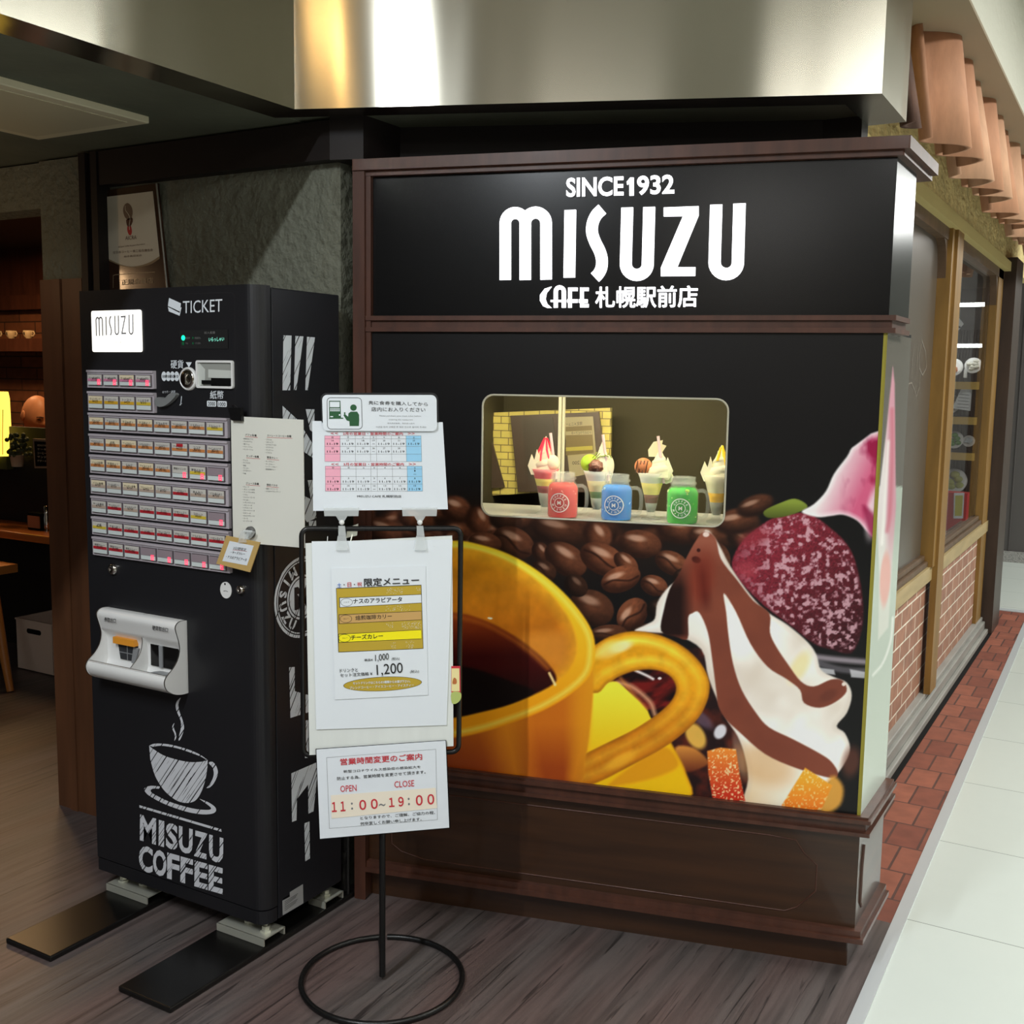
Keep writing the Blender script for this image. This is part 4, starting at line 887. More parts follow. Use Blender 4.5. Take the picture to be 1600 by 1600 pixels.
def soft_serve(b, c, r, h, m, turns=3.2, n=70):
    pts = []; rad = []
    for i in range(n):
        t = i / (n - 1); a = t * turns * 2 * math.pi; rr_ = r * (1 - t) ** .9 * .55
        pts.append(c + np.array([rr_ * math.cos(a), rr_ * math.sin(a), h * t])); rad.append(max(.0015, r * .52 * (1 - t) ** .8))
    b.tube(pts, rad, 8, m=m)
    b.lathe([(r * .8, 0), (r * .78, h * .2), (r * .5, h * .55), (r * .2, h * .85), (.001, h)], c, 16, m)
def parfait(name, px, label, layers, build_top, straw=True, ydep=.145):
    u = KP.off(-ydep).at(px, 800)[0]; t = thing(name, label, 'parfait', kpos(u, ydep), 'parfaits in the kiosk window'); c = np.array(t.location)
    b = MB(); b.lathe([(.026, 0), (.026, .004), (.012, .010), (.011, .016), (.014, .024), (.020, .060), (.034, .112), (.041, .128), (.039, .128)], c, 24); b.build('parfait_glass', M['drink_glass'], t)
    b = MB(); prof = lambda z: np.interp(z, (.018, .024, .060, .112, .126), (.008, .0125, .0185, .0325, .0385)); ms = []
    for i, (z0, z1, col) in enumerate(layers):
        b.lathe([(prof(z0), z0), (prof((z0 + z1) / 2), (z0 + z1) / 2), (prof(z1), z1), (0.0, z1)], c, 20, i); ms.append(mat(name + '_layer', col, .5))
    b.build('layers', ms, t)
    build_top(t, c)
    if straw:
        b = MB(); b.tube([c + ex * .034 - ey * .012 + np.array([0, 0, .10]), c + ex * .014 - ey * .006 + np.array([0, 0, .226])], .0042, 8); b.build('straw', M['straw'], t)
    return t
ex, ey = np.array([.9688, .2477, 0]), np.array([-.2477, .9688, 0])
def wafer(b, c, dx, h, m, w=.02):
    P_ = Plane(c + ex * dx + np.array([0, 0, .11]), ex); b.plate(P_, [(-w * .5, 0), (w * .5, 0), (w * .9, h * .4), (w * .25, h), (-.1 * w, h * .55), (-.5 * w, h * .8), (-w, h * .35)], -.003, .003, m)
def top_red(t, c):
    b = MB(); soft_serve(b, c + np.array([0, 0, .118]), .034, .098, 0); wafer(b, c - ey * .015, -.026, .07, 0); b.ball(c + ex * .022 - ey * .01 + [0, 0, .145], (.02, .018, .022), 0); b.build('ice_cream', M['cream'], t)
    b = MB(); rs = mat('raspberry_sauce', (226, 50, 76), .25)
    for k in range(7):
        a = k * .9; b.tube([c + np.array([.004 * math.cos(a), .004 * math.sin(a), .212]), c + np.array([.017 * math.cos(a), .017 * math.sin(a), .18]), c + np.array([.029 * math.cos(a + .2), .029 * math.sin(a + .2), .15])], (.002, .003, .0022), 6)
    b.build('sauce', rs, t)
def top_green(t, c):
    b = MB(); soft_serve(b, c + ex * .012 + np.array([0, 0, .118]), .030, .088, 0); b.ball(c + ex * .03 + [0, 0, .14], (.016, .016, .03), 0); b.build('ice_cream', M['cream'], t)
    b = MB(); b.ball(c - ex * .022 + [0, 0, .146], .025, 0, 16, 12); b.build('matcha_scoop', mat('matcha_ice', (150, 184, 50), .6, bump=((200, 200, 200), .4, .002)), t)
    b = MB(); b.ball(c - ey * .022 + [0, 0, .138], (.021, .02, .02), 0, 14, 10, fn=lambda d: 1 + .12 * math.sin(9 * d[0] + 7 * d[2]) * math.sin(11 * d[1])); b.build('red_bean_paste', mat('red_bean', (84, 44, 30), .4, bump=((160, 160, 160), .8, .004)), t)
    b = MB()
    for k in range(6): b.tube([c + ex * (.012 - .03 + .01 * k) - ey * .018 + [0, 0, .152 + .005 * k], c + ex * (.0 + .008 * k) - ey * .012 + [0, 0, .178 - .003 * k]], .0014, 5)
    b.build('matcha_sauce', mat('matcha_sauce', (110, 130, 30), .4), t)
def top_choc(t, c):
    b = MB(); soft_serve(b, c + ex * .02 + np.array([0, 0, .116]), .036, .075, 0); wafer(b, c - ey * .01, .036, .06, 0, .024); b.build('ice_cream', M['cream'], t)
    b = MB(); P_ = Plane(c + ex * .012 + np.array([0, 0, .17]), ex, (.0, 0, 1)); b.plate(P_, [(-.022, 0), (.006, .0), (.024, .03), (.012, .034), (.014, .045), (-.010, .040), (-.024, .018)], -.004, .004); b.build('wafer', mat('cream_wafer', (240, 230, 190), .6), t)
    b = MB(); b.ball(c - ex * .024 + [0, 0, .142], .024, 0, 16, 12); b.build('chocolate_scoop', mat('chocolate_ice', (152, 92, 56), .5), t)
    b = MB()
    for k in range(4): b.tube([c - ex * (.042 - .009 * k) - ey * .021 + [0, 0, .126], c - ex * (.036 - .009 * k) - ey * .021 + [0, 0, .16]], .0014, 5)
    b.build('chocolate_sauce', mat('chocolate_sauce', (50, 26, 18), .3), t)
def top_mango(t, c):
    b = MB(); soft_serve(b, c + ex * .008 + np.array([0, 0, .118]), .036, .088, 0); wafer(b, c - ey * .012, -.024, .066, 0); b.build('ice_cream', M['cream'], t)
    b = MB(); b.tube([c + ex * .01 - ey * .002 + [0, 0, .205], c + ex * .018 - ey * .01 + [0, 0, .175], c + ex * .024 - ey * .018 + [0, 0, .14]], (.003, .006, .004), 8); b.tube([c + ex * .006 - ey * .003 + [0, 0, .20], c - ex * .0 - ey * .016 + [0, 0, .165]], (.003, .005), 8); b.build('mango_sauce', mat('mango_sauce', (250, 206, 40), .3), t)
parfait('raspberry_parfait', 851, 'parfait with red sauce streaks over white soft serve, behind the red drink', [(.02, .06, (150, 160, 150)), (.06, .08, (140, 50, 50)), (.08, .10, (244, 226, 120)), (.10, .126, (222, 90, 100))], top_red)
parfait('matcha_parfait', 932, 'parfait with a green ice cream scoop and red beans, behind the blue drink', [(.02, .052, (150, 160, 150)), (.052, .07, (70, 104, 40)), (.07, .10, (236, 224, 170)), (.10, .126, (244, 240, 226))], top_green)
parfait('chocolate_parfait', 1017, 'parfait with a brown chocolate scoop and cream wafer, left of the green drink', [(.02, .045, (150, 150, 140)), (.045, .068, (100, 58, 34)), (.068, .10, (250, 232, 130)), (.10, .126, (250, 246, 220))], top_choc)
parfait('mango_parfait', 1119, 'parfait with yellow sauce at the right end of the window', [(.02, .055, (140, 140, 130)), (.055, .08, (244, 190, 40)), (.08, .126, (246, 236, 200))], top_mango, straw=False)
# ================================================================= TICKET MACHINE
MX0, MX1, MY, MYB, MZ0, MZ1 = -2.548, -1.898, 2.012, 2.328, .068, 1.720
FP = Plane((0, MY, 0), (1, 0, 0)); SP = Plane((MX1, 0, 0), (0, 1, 0))
mac = thing('ticket_machine', 'tall black ticket vending machine with rows of menu buttons', 'ticket machine', (-2.22, 2.17, 0))
b = MB(); b.box(MX0 + .004, MX1, MY + .054, MYB, MZ0, MZ1 - .004); b.build('cabinet', M['machine_side'], mac, bevel=.003)
b = MB(); poly = [(MX0, MY + .05), (MX0, MY + .006), (MX0 + .006, MY)] + arc((MX1 - .036, MY + .036), .036, -90, 0, 8) + [(MX1, MY + .05)]
b.prism(poly, .108, MZ1); door = b.build('front_door', M['machine'], mac)
for f in door.data.polygons: f.use_smooth = False
b = MB(); b.prism([(x, y + (.002 if y < MY + .03 else 0)) for x, y in poly], MZ0, .104); b.build('kick_panel', M['machine'], mac, bevel=.002)
b = MB(); b.box(MX0 + .01, MX1 - .003, MY + .048, MY + .056, MZ0 + .004, MZ1 - .006); b.build('door_gap', M['black'], mac)
# base plates (long steel bars under the feet), feet
for x0, x1 in ((-2.506, -2.326), (-2.072, -1.892)):
    b = MB(); b.box(x0, x1, 1.686, 2.385, 0, .016); tag(b.build('base_plate', M['black_plate'], mac, bevel=.004), 'flat black steel bar under the feet')
for x, y, fr_ in ((-2.475, 2.047, 1), (-1.925, 2.047, 1), (-1.925, 2.29, 0), (-2.475, 2.29, 0)):
    ft = MB(); s_ = 1 if x < -2.2 else -1
    xa, xb = (x - .028, x + .14) if s_ > 0 else (x - .14, x + .028)
    if not fr_: xa, xb = x - .03, x + .03
    ft.box(xa, xb, y - .038, y + .04, .034, .037); ft.box(xa, xb, y - .040, y - .036, .017, .037); ft.box(xa, xb, y + .038, y + .042, .017, .037)
    f = ft.build('foot_bracket', M['zinc'], mac)
    c = MB(); c2 = MB(); c.lathe([(.016, .037), (.016, .041), (.011, .042), (.011, .052), (.006, .053), (.006, .068)], (x, y, 0), 6, smooth=False)
    if fr_: c2.lathe([(.013, .037), (.013, .044), (.004, .045), (.004, .05)], (x + s_ * .07, y + .01, 0), 6, smooth=False)
    c.build('foot_bolt', M['zinc'], f)
    if fr_: c2.build('bracket_nut', M['zinc'], f)
def fpx(x, y): return FP.at(x, y)
def fbox(mb, tl, br, d0, d1, m=0):
    u0, v1 = fpx(*tl); u1, v0 = fpx(*br); return mb.rect(FP, u0, u1, v0, v1, d0, d1, m)
# lit name panel
u0, v1 = fpx(143.5, 486); u1, v0 = fpx(223, 550)
b = MB(); b.plate(FP, rrect(u0, u1, v0, v1, .006, 4), -.004, .0025)
lp = tag(b.build('lit_name_panel', M['panel_light'], mac), 'glowing white name panel')
b = MB(); L0 = fpx(151, 525); L1 = fpx(211, 500)
for s_ in SK:
    pts = [(L0[0] + (x - 35) / 1470 * (L1[0] - L0[0]), L0[1] + (712 - y) / 432 * (L1[1] - L0[1] + .012)) for x, y in s_]
    b.ribbon(FP, pts, .0042, .0034)
text(b, FP, 'COFFEE', fpx(175, 537), fpx(192, 536), fpx(175, 534.5), .0034)
b.build('panel_lettering', M['panel_ink'], lp)
# ticket icon and word
b = MB()
for pts in ([(264.5, 465.5), (283, 474), (281.5, 487), (262.5, 478)], [(262.6, 479.5), (281, 489), (282, 481), (284, 480), (281, 493.5), (264, 486.5)]):
    b.flat(FP, [fpx(*p) for p in pts], .0006)
textpx(b, FP, 'TICKET', (286, 490), (347.5, 487), (286, 470.5), .0006, res=3)
textpx(b, FP, '硬貨', (267, 576), (287, 576), (267, 562.5), .0006, bold=.006)
b.flat(FP, [fpx(*p) for p in ((290.5, 566), (300, 566), (295.5, 574))], .0006)
textpx(b, FP, '紙幣', (328.5, 623.5), (349.5, 623.5), (328.5, 610.5), .0006, bold=.006)
textpx(b, FP, 'おつり・返却', (254, 614.5), (274, 614), (254, 610.5), .0006)
for a0 in ((323.5, 626), (340, 626.5)):
    u_, v_ = fpx(*a0); u2, v2 = fpx(a0[0] + 14.5, a0[1] + 9.5); b.plate(FP, rrect(u_, u2, v2, v_, .003, 3), 0, .0006)
for k in range(4):
    c_ = fpx(256.5 + 6.6 * k, 588); b.flat(FP, [(c_[0] + .0095 * math.cos(i * .3927), c_[1] + .0125 * math.sin(i * .3927)) for i in range(16)], .0006)
b.ribbon(FP, [fpx(284, 619), fpx(282.5, 633)], .0022, .0006); b.flat(FP, [fpx(*p) for p in ((280.4, 634), (285, 630), (282, 630.5))], .0006)
textpx(b, FP, '2000', (325.5, 634), (336.5, 634.3), (325.5, 627.5), .0012, 1, bold=.01); textpx(b, FP, '1000', (341.5, 634.6), (353, 635), (341.5, 628.3), .0012, 1, bold=.01)
for k, w_ in enumerate(('500', '100', '50', '10')): textpx(b, FP, w_, (254 + 6.6 * k, 590.2), (259.3 + 6.6 * k, 590.2), (254 + 6.6 * k, 586), .0012, 1, bold=.01)
b.ribbon(FP, [fpx(290, 459), fpx(362, 457), fpx(367, 461), fpx(368, 640)], .0012, .0004, 2)
b.build('printed_labels', [M['white'], M['ink'], mat('panel_seam', (40, 38, 40), .5)], door)
# display
b = MB(); fbox(b, (282, 516), (357, 545), -.002, .0015, 0); dsp = b.build('display_screen', mat('black_glass', (6, 7, 8), .06, spec=.7), mac)
b = MB()
for c_, r_, m_ in (((287.2, 528), .0068, 0), ((287, 536.5), .0048, 1), ((302.4, 528), .003, 1), ((302.4, 536.5), .003, 1)):
    q = fpx(*c_); b.flat(FP, [(q[0] + r_ * math.cos(i * .3927), q[1] + r_ * math.sin(i * .3927)) for i in range(16)], .002, m_)
textpx(b, FP, '発売中', (291, 530), (297.5, 530), (291, 526.5), .002, 3); textpx(b, FP, '中止', (291, 538), (295, 538), (291, 535), .002, 3); textpx(b, FP, '釣銭切れ', (305, 530), (314.5, 530), (305, 526.5), .002, 3); textpx(b, FP, 'つり切れ', (305, 538), (314.5, 538), (305, 535), .002, 3)
textpx(b, FP, '投入金額', (320, 522), (337, 521.5), (320, 518), .002, 3); textpx(b, FP, 'いらっしゃい', (327, 534), (351, 533), (327, 527.5), .002, 2)
b.build('display_readout', [M['led_green'], M['led_dim'], M['display_ink'], mat('display_label', (120, 120, 118), .5)], dsp)
# coin entry, note entry, lever
cu, cvv = fpx(295.5, 592)
b = MB(); FN = -np.array(FP.n) * -1
b.lathe([(.030, 0), (.030, .004), (.027, .008), (.0255, .008), (.0245, .001), (0, .001)], FP.pt(cu, cvv, 0), 28, axis=FP.n); cr = b.build('coin_slot', M['white_plastic'], mac)
b = MB(); b.lathe([(.0245, .002), (.022, .009), (.014, .007), (.006, .011), (.0, .012)], FP.pt(cu, cvv, 0), 24, axis=FP.n); b.rect(FP, cu - .0015, cu + .0015, cvv - .014, cvv + .014, .006, .0125); b.build('coin_plate', M['chrome'], cr)
u0, v1 = fpx(308, 563); u1, v0 = fpx(366.5, 607.5)
b = MB(); outer = rrect(u0, u1, v0, v1, .006, 3); w = .0055; inner = rrect(u0 + w, u1 - w, v0 + w, v1 - w, .003, 3); n = len(outer)
for d_ in (.006,):
    vs = [FP.pt(u, v, d_) for u, v in outer] + [FP.pt(u, v, d_) for u, v in inner] + [FP.pt(u, v, 0) for u, v in outer] + [FP.pt(u, v, -.001) for u, v in inner]
    b.add(vs, [(i, (i + 1) % n, n + (i + 1) % n, n + i) for i in range(n)] + [(2 * n + i, 2 * n + (i + 1) % n, (i + 1) % n, i) for i in range(n)] + [(n + i, n + (i + 1) % n, 3 * n + (i + 1) % n, 3 * n + i) for i in range(n)])
nt_ = b.build('note_slot', M['white_plastic'], mac)
b = MB(); b.rect(FP, u0 + w, u1 - w, v0 + w, v1 - w, .0, .001, 0); b.flat(FP, [fpx(311, 566), fpx(321, 577), fpx(321, 597), fpx(311, 604)], .0014, 1); b.flat(FP, [fpx(*p) for p in ((326, 577), (363, 579), (363, 592), (326, 590))], .0014, 1)
b.rect(FP, *(lambda a, c: (a[0], c[0], c[1], a[1]))(fpx(332, 590.5), fpx(363, 603.5)), .001, .005, 2); b.rect(FP, *(lambda a, c: (a[0], c[0], c[1], a[1]))(fpx(318, 594), fpx(340, 600.5)), .001, .007, 2)
b.build('note_slot_recess', [mat('grey_recess', (150, 152, 146), .4), mat('light_recess', (196, 200, 194), .4), M['black']], nt_)
b = MB(); lv = [(247, 627), (249, 622), (255, 620.5), (262, 622.5), (270, 615), (277, 613.8), (280, 617), (275, 624), (266, 632), (257, 635.5), (250, 634)]
b.plate(FP, smooth_poly([fpx(*p) for p in lv], 3), 0, .012); b.build('return_lever', mat('grey_plastic', (122, 124, 124), .35), mac, bevel=.003)
# ---- button rows
rows_t = [85, 240, 397, 552, 705, 857, 1008, 1160, 1308]; rows_b = [213, 382, 531, 687, 840, 992, 1142, 1292, 1442]; rows_x = [48, 55, 63, 75, 81, 90, 96, 103, 110]
UL = fpx(140.2, 578)[0]; UR8 = fpx(359.2, 651)[0]; UR4 = fpx(243.8, 578.7)[0]
spec = ['pppp', 'ggge', 'oooooooy', 'ooooosoo', 'ooooonYx', 'bbbbbrbb', 'brbrrryx', 'yrrrrrrr', 'rrrxxxxx']
ROWT = [['モーニングA', 'モーニングB', 'モーニングC', 'モーニングD'], ['ホットサンド', 'チーズトースト', 'トースト', 'ミニサラダ'],
        ['ブレンド', 'アメリカン', 'カフェオレ', 'カプチーノ', 'カフェモカ', 'ウインナーコーヒー', 'エスプレッソ', 'ストレート'], ['アイスコーヒー', '紅茶', 'アップルティー', 'ロイヤルミルクティー', 'アイスミルクティー', 'アイスティー', 'ココア', 'ウインナココア'],
        ['ジュース各種', '紅茶セット', 'ミルク', 'アイスミルク', 'メロンソーダ', '限定ドリンク', '限定ミルク', ''], ['パフェ各種', 'コーヒーゼリー', 'サンデー各種', 'クリームソーダ', 'コーヒーゼリー', 'ケーキセット', 'あんみつ', 'ソフトあんみつ'],
        ['ケーキ単品', 'ケーキセット', 'サンドイッチ', 'サンドセット', 'トーストセット', 'ピザトースト', 'フロート', ''], ['大盛', 'ナポリタン', 'カルボナーラ', 'ミートソース', 'カレーライス', 'チキンカレー', 'ドライカレー', 'ハヤシライス'],
        ['焙煎カレー', '限定カレー', '限定メニュー', '', '', '', '', '']]
bmats = [M['button_frame'], M['button_line'], M['button_white'], M['label_grey'], M['label_cream'], M['label_blank'], M['ink'], M['led_red']]
bandm = dict(p='band_pink', g='band_gold', e='band_yellow', o='band_orange', y='band_yellow', s='band_orange', b='band_beige', r='band_red', Y='band_yellow', n='label_grey', x='label_blank')
price = dict(p='¥500', g='¥420', e='¥50', o='¥550', y='¥600', s='¥650', b='¥750', r='¥1,000', Y='¥700', n='', x='')
for r in range(9):
    zt = fpx(130 + rows_x[r] / 4.708, 560 + rows_t[r] / 4.708)[1]; zb = fpx(130 + rows_x[r] / 4.708, 560 + rows_b[r] / 4.708)[1]; ur = UR4 if r < 2 else UR8; ncol = 4 if r < 2 else 8
    b = MB(); b.rect(FP, UL, ur, zb, zt, 0, .009); b.rect(FP, UL, ur, zt - .006, zt, .009, .012)
    row = b.build('button_row', M['button_frame'], mac, bevel=.0015)
    pw = (UR8 - UL - .012) / 8; hgt = zt - zb
    if r < 2: pw = (UR4 - UL - .008) / 4
    for k in range(ncol):
        kind = spec[r][k]; a0 = UL + .005 + pw * k + .003; a1 = a0 + pw - .006; z0 = zb + .006; z1 = zt - .011
        b = MB(); b.rect(FP, a0, a1, z0, z1, .008, .013, 1)
        b.rect(FP, a0 + .0016, a1 - .0016, z0 + .0016, z0 + (z1 - z0) * .36, .013, .0145, 2)
        zl = z0 + (z1 - z0) * .38; lm = 4 if ((k < 4 and r in (2, 3, 4, 5)) or (r < 2 and k in (0, 2))) and (k * 7 + r) % 3 else 3
        b.rect(FP, a0 + .0016, a1 - .0016, zl, z1 - .0016, .013, .0142, 5 if kind == 'x' else lm)
        if kind not in 'xn':
            b.rect(FP, a0 + .0016, a1 - .0016, zl, zl + (z1 - zl) * .36, .0142, .0146, 8)
            cxm = (a0 + a1) / 2
            if kind == 's': b.rect(FP, a0 + .018, a1 - .016, z1 - .010, z1 - .002, .0142, .0147, 9)
            text(b, FP, price[kind], (cxm - .011, zl + .0035), (cxm + .011, zl + .0035), (cxm - .011, zl + .0100), .0149, 6)
        t_ = ROWT[r][k]
        if t_:
            hw = min(.0215, .0042 * len(t_)); text(b, FP, t_, ((a0 + a1) / 2 - hw, z1 - .0125), ((a0 + a1) / 2 + hw, z1 - .0125), ((a0 + a1) / 2 - hw, z1 - .0065), .0149, 6)
            if kind in 'opr': text(b, FP, 'HOT・ICE' if kind == 'o' else 'ドリンク付', ((a0 + a1) / 2 - .014, z1 - .020), ((a0 + a1) / 2 + .014, z1 - .020), ((a0 + a1) / 2 - .014, z1 - .0152), .0149, 6)
        if kind in 'pnYx':
            b.frame(FP, a1 - .017, a1 - .007, z0 + .002, z0 + .016, .0022, .0146, .0152, 7); b.rect(FP, a1 - .014, a1 - .010, z0 + .008, z0 + .010, .0146, .0152, 7)
        b.build('button', bmats + [M[bandm[kind]], M['band_red']], row)
# locks, round tag
for px_, py_, rr_ in ((178, 889, .0165), (378, 921, .0125)):
    u_, v_ = fpx(px_, py_); b = MB(); b.lathe([(rr_, 0), (rr_, .004), (rr_ * .8, .010), (rr_ * .35, .014), (rr_ * .3, .010), (0, .010)], FP.pt(u_, v_, 0), 20, axis=FP.n); b.build('lock', M['chrome'], mac)
u_, v_ = fpx(353.5, 922); b = MB(); b.plate(FP, [(u_ + .0195 * math.cos(i * .2618), v_ + .0215 * math.sin(i * .2618)) for i in range(24)], 0, .002, 0); b.flat(FP, [(u_ - .002 + .003 * math.cos(i * .7854), v_ + .016 + .003 * math.sin(i * .7854)) for i in range(8)], .0023, 1); b.ribbon(FP, [(u_ - .007, v_ - .003), (u_, v_ - .0015), (u_ + .008, v_ - .003)], .0012, .0023, 1)
tag(b.build('round_tag', [M['white_plastic'], M['ink']], mac), 'small round white tag')
# ---- white delivery tray
tu1, tz1 = fpx(292, 969.5); tz0 = fpx(295.5, 1083)[1]; tu0 = FP.off(.072).at(134.5, 1031)[0]
PROF = [(.0, 0), (.020, .0), (.032, .035), (.035, .09), (.030, .18), (.023, .30), (.022, .40), (.030, .52), (.047, .62), (.066, .69), (.075, .75), (.075, .82), (.066, .90), (.046, .965), (.022, .995), (0, 1)]
def tz(t): return tz1 + (tz0 - tz1) * t
def strip(mb, u0, u1, prof, m=0):
    vs = [FP.pt(u, tz(t), d) for u in (u0, u1) for d, t in prof]; n = len(prof)
    mb.add(vs, [(i, n + i, n + i + 1, i + 1) for i in range(n - 1)], m, True)
def endplate(mb, u0, u1, prof, m=0):
    n = len(prof); vs = [FP.pt(u, tz(t), d) for u in (u0, u1) for d, t in prof]
    mb.add(vs, [list(range(n)), list(range(n, 2 * n))[::-1]] + [(i, n + i, n + (i + 1) % n, (i + 1) % n) for i in range(n)], m)
PS = smooth_open(PROF, 3)
b = MB(); endplate(b, tu0, tu0 + .008, PS); endplate(b, tu1 - .008, tu1, PS)
um = fpx(237, 1010)[0] - .012
endplate(b, um - .003, um + .003, [(d * .92, t) for d, t in PS if t < .8] + [(0, .8)])
up = [p for p in PS if p[1] <= .30]; dn = [p for p in PS if p[1] >= .69]
strip(b, tu0 + .008, tu1 - .008, up + [(.012, .36), (.006, .44), (.005, .72), (.012, .82), (.06, .83), (.069, .72)] + [(.071, .70)]); strip(b, tu0 + .008, tu1 - .008, [(.071, .70)] + dn)
tray = tag(b.build('delivery_tray', M['white_plastic'], mac), 'white curved delivery tray')
tray.modifiers.new('n', 'WEIGHTED_NORMAL')
wl = um - tu0; wr_ = tu1 - um
b = MB(); b.rect(FP, tu0 + wl * .30, tu0 + wl * .80, tz(.47), tz(.38), .006, .022); tag(b.build('orange_flap', mat('orange_label', (226, 150, 46), .5), tray), 'orange strip over the ticket slot')
b = MB(); b.plate(FP, [(tu0 + wl * .33, tz(.48)), (tu0 + wl * .80, tz(.48)), (tu0 + wl * .72, tz(.70)), (tu0 + wl * .38, tz(.70))], .006, .009, 0); b.plate(FP, [(tu0 + wl * .72, tz(.49)), (tu0 + wl * .84, tz(.50)), (tu0 + wl * .74, tz(.72)), (tu0 + wl * .66, tz(.72))], .007, .012, 1)
b.rect(FP, tu0 + wl * .55, tu0 + wl * .56, tz(.70), tz(.48), .009, .010, 1); b.rect(FP, tu0 + wl * .36, tu0 + wl * .70, tz(.605), tz(.595), .009, .010, 1)
b.rect(FP, um + wr_ * .12, um + wr_ * .84, tz(.70), tz(.40), .006, .009, 2); b.rect(FP, um + wr_ * .36, um + wr_ * .44, tz(.70), tz(.40), .009, .013, 1); b.lathe([(.034, 0), (.034, .006), (.028, .007), (.0, .003)], FP.pt(um + wr_ * .5, tz(.79), .032), 20, 1)
b.build('slot_opening', [mat('smoked_slot', (44, 46, 50), .2), mat('slot_grey', (138, 140, 142), .35), mat('slot_dark', (18, 17, 17), .15)], tray)
b = MB(); FPt = FP.off(.0345); textpx(b, FPt, '券取出口', (163, 971), (181, 973.5), (163.5, 964), .0012, bold=.006); b.build('ticket_outlet_label', M['ink'], tray); b = MB(); textpx(b, FPt, '硬貨取出口', (238, 984), (262.5, 988), (238.5, 977), .0012, bold=.006); b.build('coin_outlet_label', M['ink'], tray)
# printed cup emblem on the door
def Lc(x, y): return fpx(200 + x / 4.706, 1080 + y / 4.706)
b = MB()
def outline(pts, k=3): b.flat(FP, smooth_poly([Lc(*p) for p in pts], k), .0006)
outline([(383, 50), (360, 75), (352, 110), (360, 150), (378, 190), (390, 225), (390, 270), (378, 320), (373, 360), (385, 355), (405, 310), (414, 270), (408, 230), (395, 190), (380, 150), (372, 110), (375, 80), (388, 52)])
outline([(340, 235), (328, 255), (328, 280), (342, 310), (346, 335), (342, 365), (356, 340), (354, 310), (342, 280), (336, 255), (342, 238)])
b.flat(FP, [Lc(*p) for p in smooth_open([(157, 400), (200, 385), (300, 390), (420, 420), (520, 460), (587, 505)], 4) + smooth_open([(572, 502), (540, 482), (450, 447), (350, 416), (250, 401), (184, 408)], 4)], .0006)
b.flat(FP, [Lc(*p) for p in [(157, 400)] + smooth_open([(180, 420), (260, 470), (350, 500), (450, 520), (540, 518), (587, 505)], 4) + smooth_open([(585, 560), (570, 650), (540, 740), (500, 800), (450, 820), (390, 815), (330, 785), (260, 720), (200, 620), (165, 500)], 4)], .0006)
b.flat(FP, [Lc(*p) for p in smooth_open([(597, 520), (625, 520), (650, 550), (662, 590), (655, 630), (630, 680), (600, 708), (577, 712)], 4) + smooth_open([(600, 690), (625, 640), (632, 600), (622, 560), (597, 532)], 4)], .0006)
b.flat(FP, [Lc(*p) for p in smooth_open([(235, 700), (170, 695), (125, 710), (125, 735), (160, 770), (250, 820), (350, 860), (450, 890), (550, 905), (620, 900), (648, 880), (640, 850), (590, 815), (525, 790)], 3) + smooth_open([(560, 815), (600, 845), (612, 862), (590, 872), (500, 866), (400, 842), (300, 810), (220, 772), (172, 742), (172, 722), (200, 715), (235, 718)], 3)], .0006)
b.ribbon(FP, [Lc(85, 846), Lc(688, 1024)], .007, .0006)
for wd, cells, y0 in (('MISUZU', ((88, 206), (226, 266), (279, 366), (374, 475), (486, 582), (596, 700)), 1094), ('COFFEE', ((80, 182), (184, 283), (288, 378), (386, 477), (489, 586), (593, 697)), 1316)):
    for ch, (xa_, xb_) in zip(wd, cells):
        dy = lambda x: (x - 85) * .29
        text(b, FP, ch, Lc(xa_, y0 + dy(xa_)), Lc(xb_, y0 + dy(xb_)), Lc(xa_ + 2, y0 - 190 + dy(xa_)), .0006, bold=.035, res=3)
b.build('cup_emblem', M['hatch'], door)
# hatched lettering and round emblem on the side
def s1(x, y): return SP.at(350 + x / 6.4, 420 + y / 6.4)
def s2(x, y): return SP.at(330 + x / 5.714, 620 + y / 5.714)
def s3(x, y): return SP.at(400 + x / 2.857, 860 + y / 2.857)
b = MB()
for f_, pts in ((s1, [(592, 665), (674, 668), (660, 1215), (583, 1215)]), (s1, [(712, 671), (793, 676), (722, 1213), (697, 1213)]), (s1, [(828, 680), (908, 686), (836, 1215), (811, 1213)]),
                (s2, [(635, 80), (770, 205), (905, 420), (905, 545), (825, 490), (640, 300)]), (s2, [(842, 110), (920, 112), (920, 330), (880, 295)]), (s2, [(860, 745), (925, 742), (937, 1080), (855, 1120), (700, 900), (800, 870), (888, 915)]), (s2, [(870, 1110), (935, 1105), (937, 1165), (900, 1150), (872, 1165)]),
                (s3, [(147, 522), (172, 520), (172, 628), (232, 645), (234, 722), (153, 748)]), (s3, [(215, 760), (232, 757), (234, 925), (218, 927)]), (s3, [(157, 995), (270, 946), (272, 1010), (256, 1165), (233, 1175), (232, 1045), (182, 1110), (180, 1205), (160, 1212)]), (s3, [(215, 1218), (238, 1210), (240, 1375), (219, 1388)])):
    b.flat(SP, [f_(*p) for p in pts], .0006)
ul_, vt_ = s3(80, 200)[0], s3(215, 25)[1]; vb_ = s3(200, 390)[1]; R_ = (vt_ - vb_) / 2; cu_, cv_ = ul_ + R_, (vt_ + vb_) / 2
def ring(r0, r1, n=40):
    vs = [SP.pt(cu_ + r * math.cos(2 * math.pi * i / n), cv_ + r * math.sin(2 * math.pi * i / n), .0006) for r in (r1, r0) for i in range(n)]
    b.add(vs, [(i, (i + 1) % n, n + (i + 1) % n, n + i) for i in range(n)])
ring(R_ * .93, R_); ring(R_ * .87, R_ * .90); ring(R_ * .50, R_ * .55); 
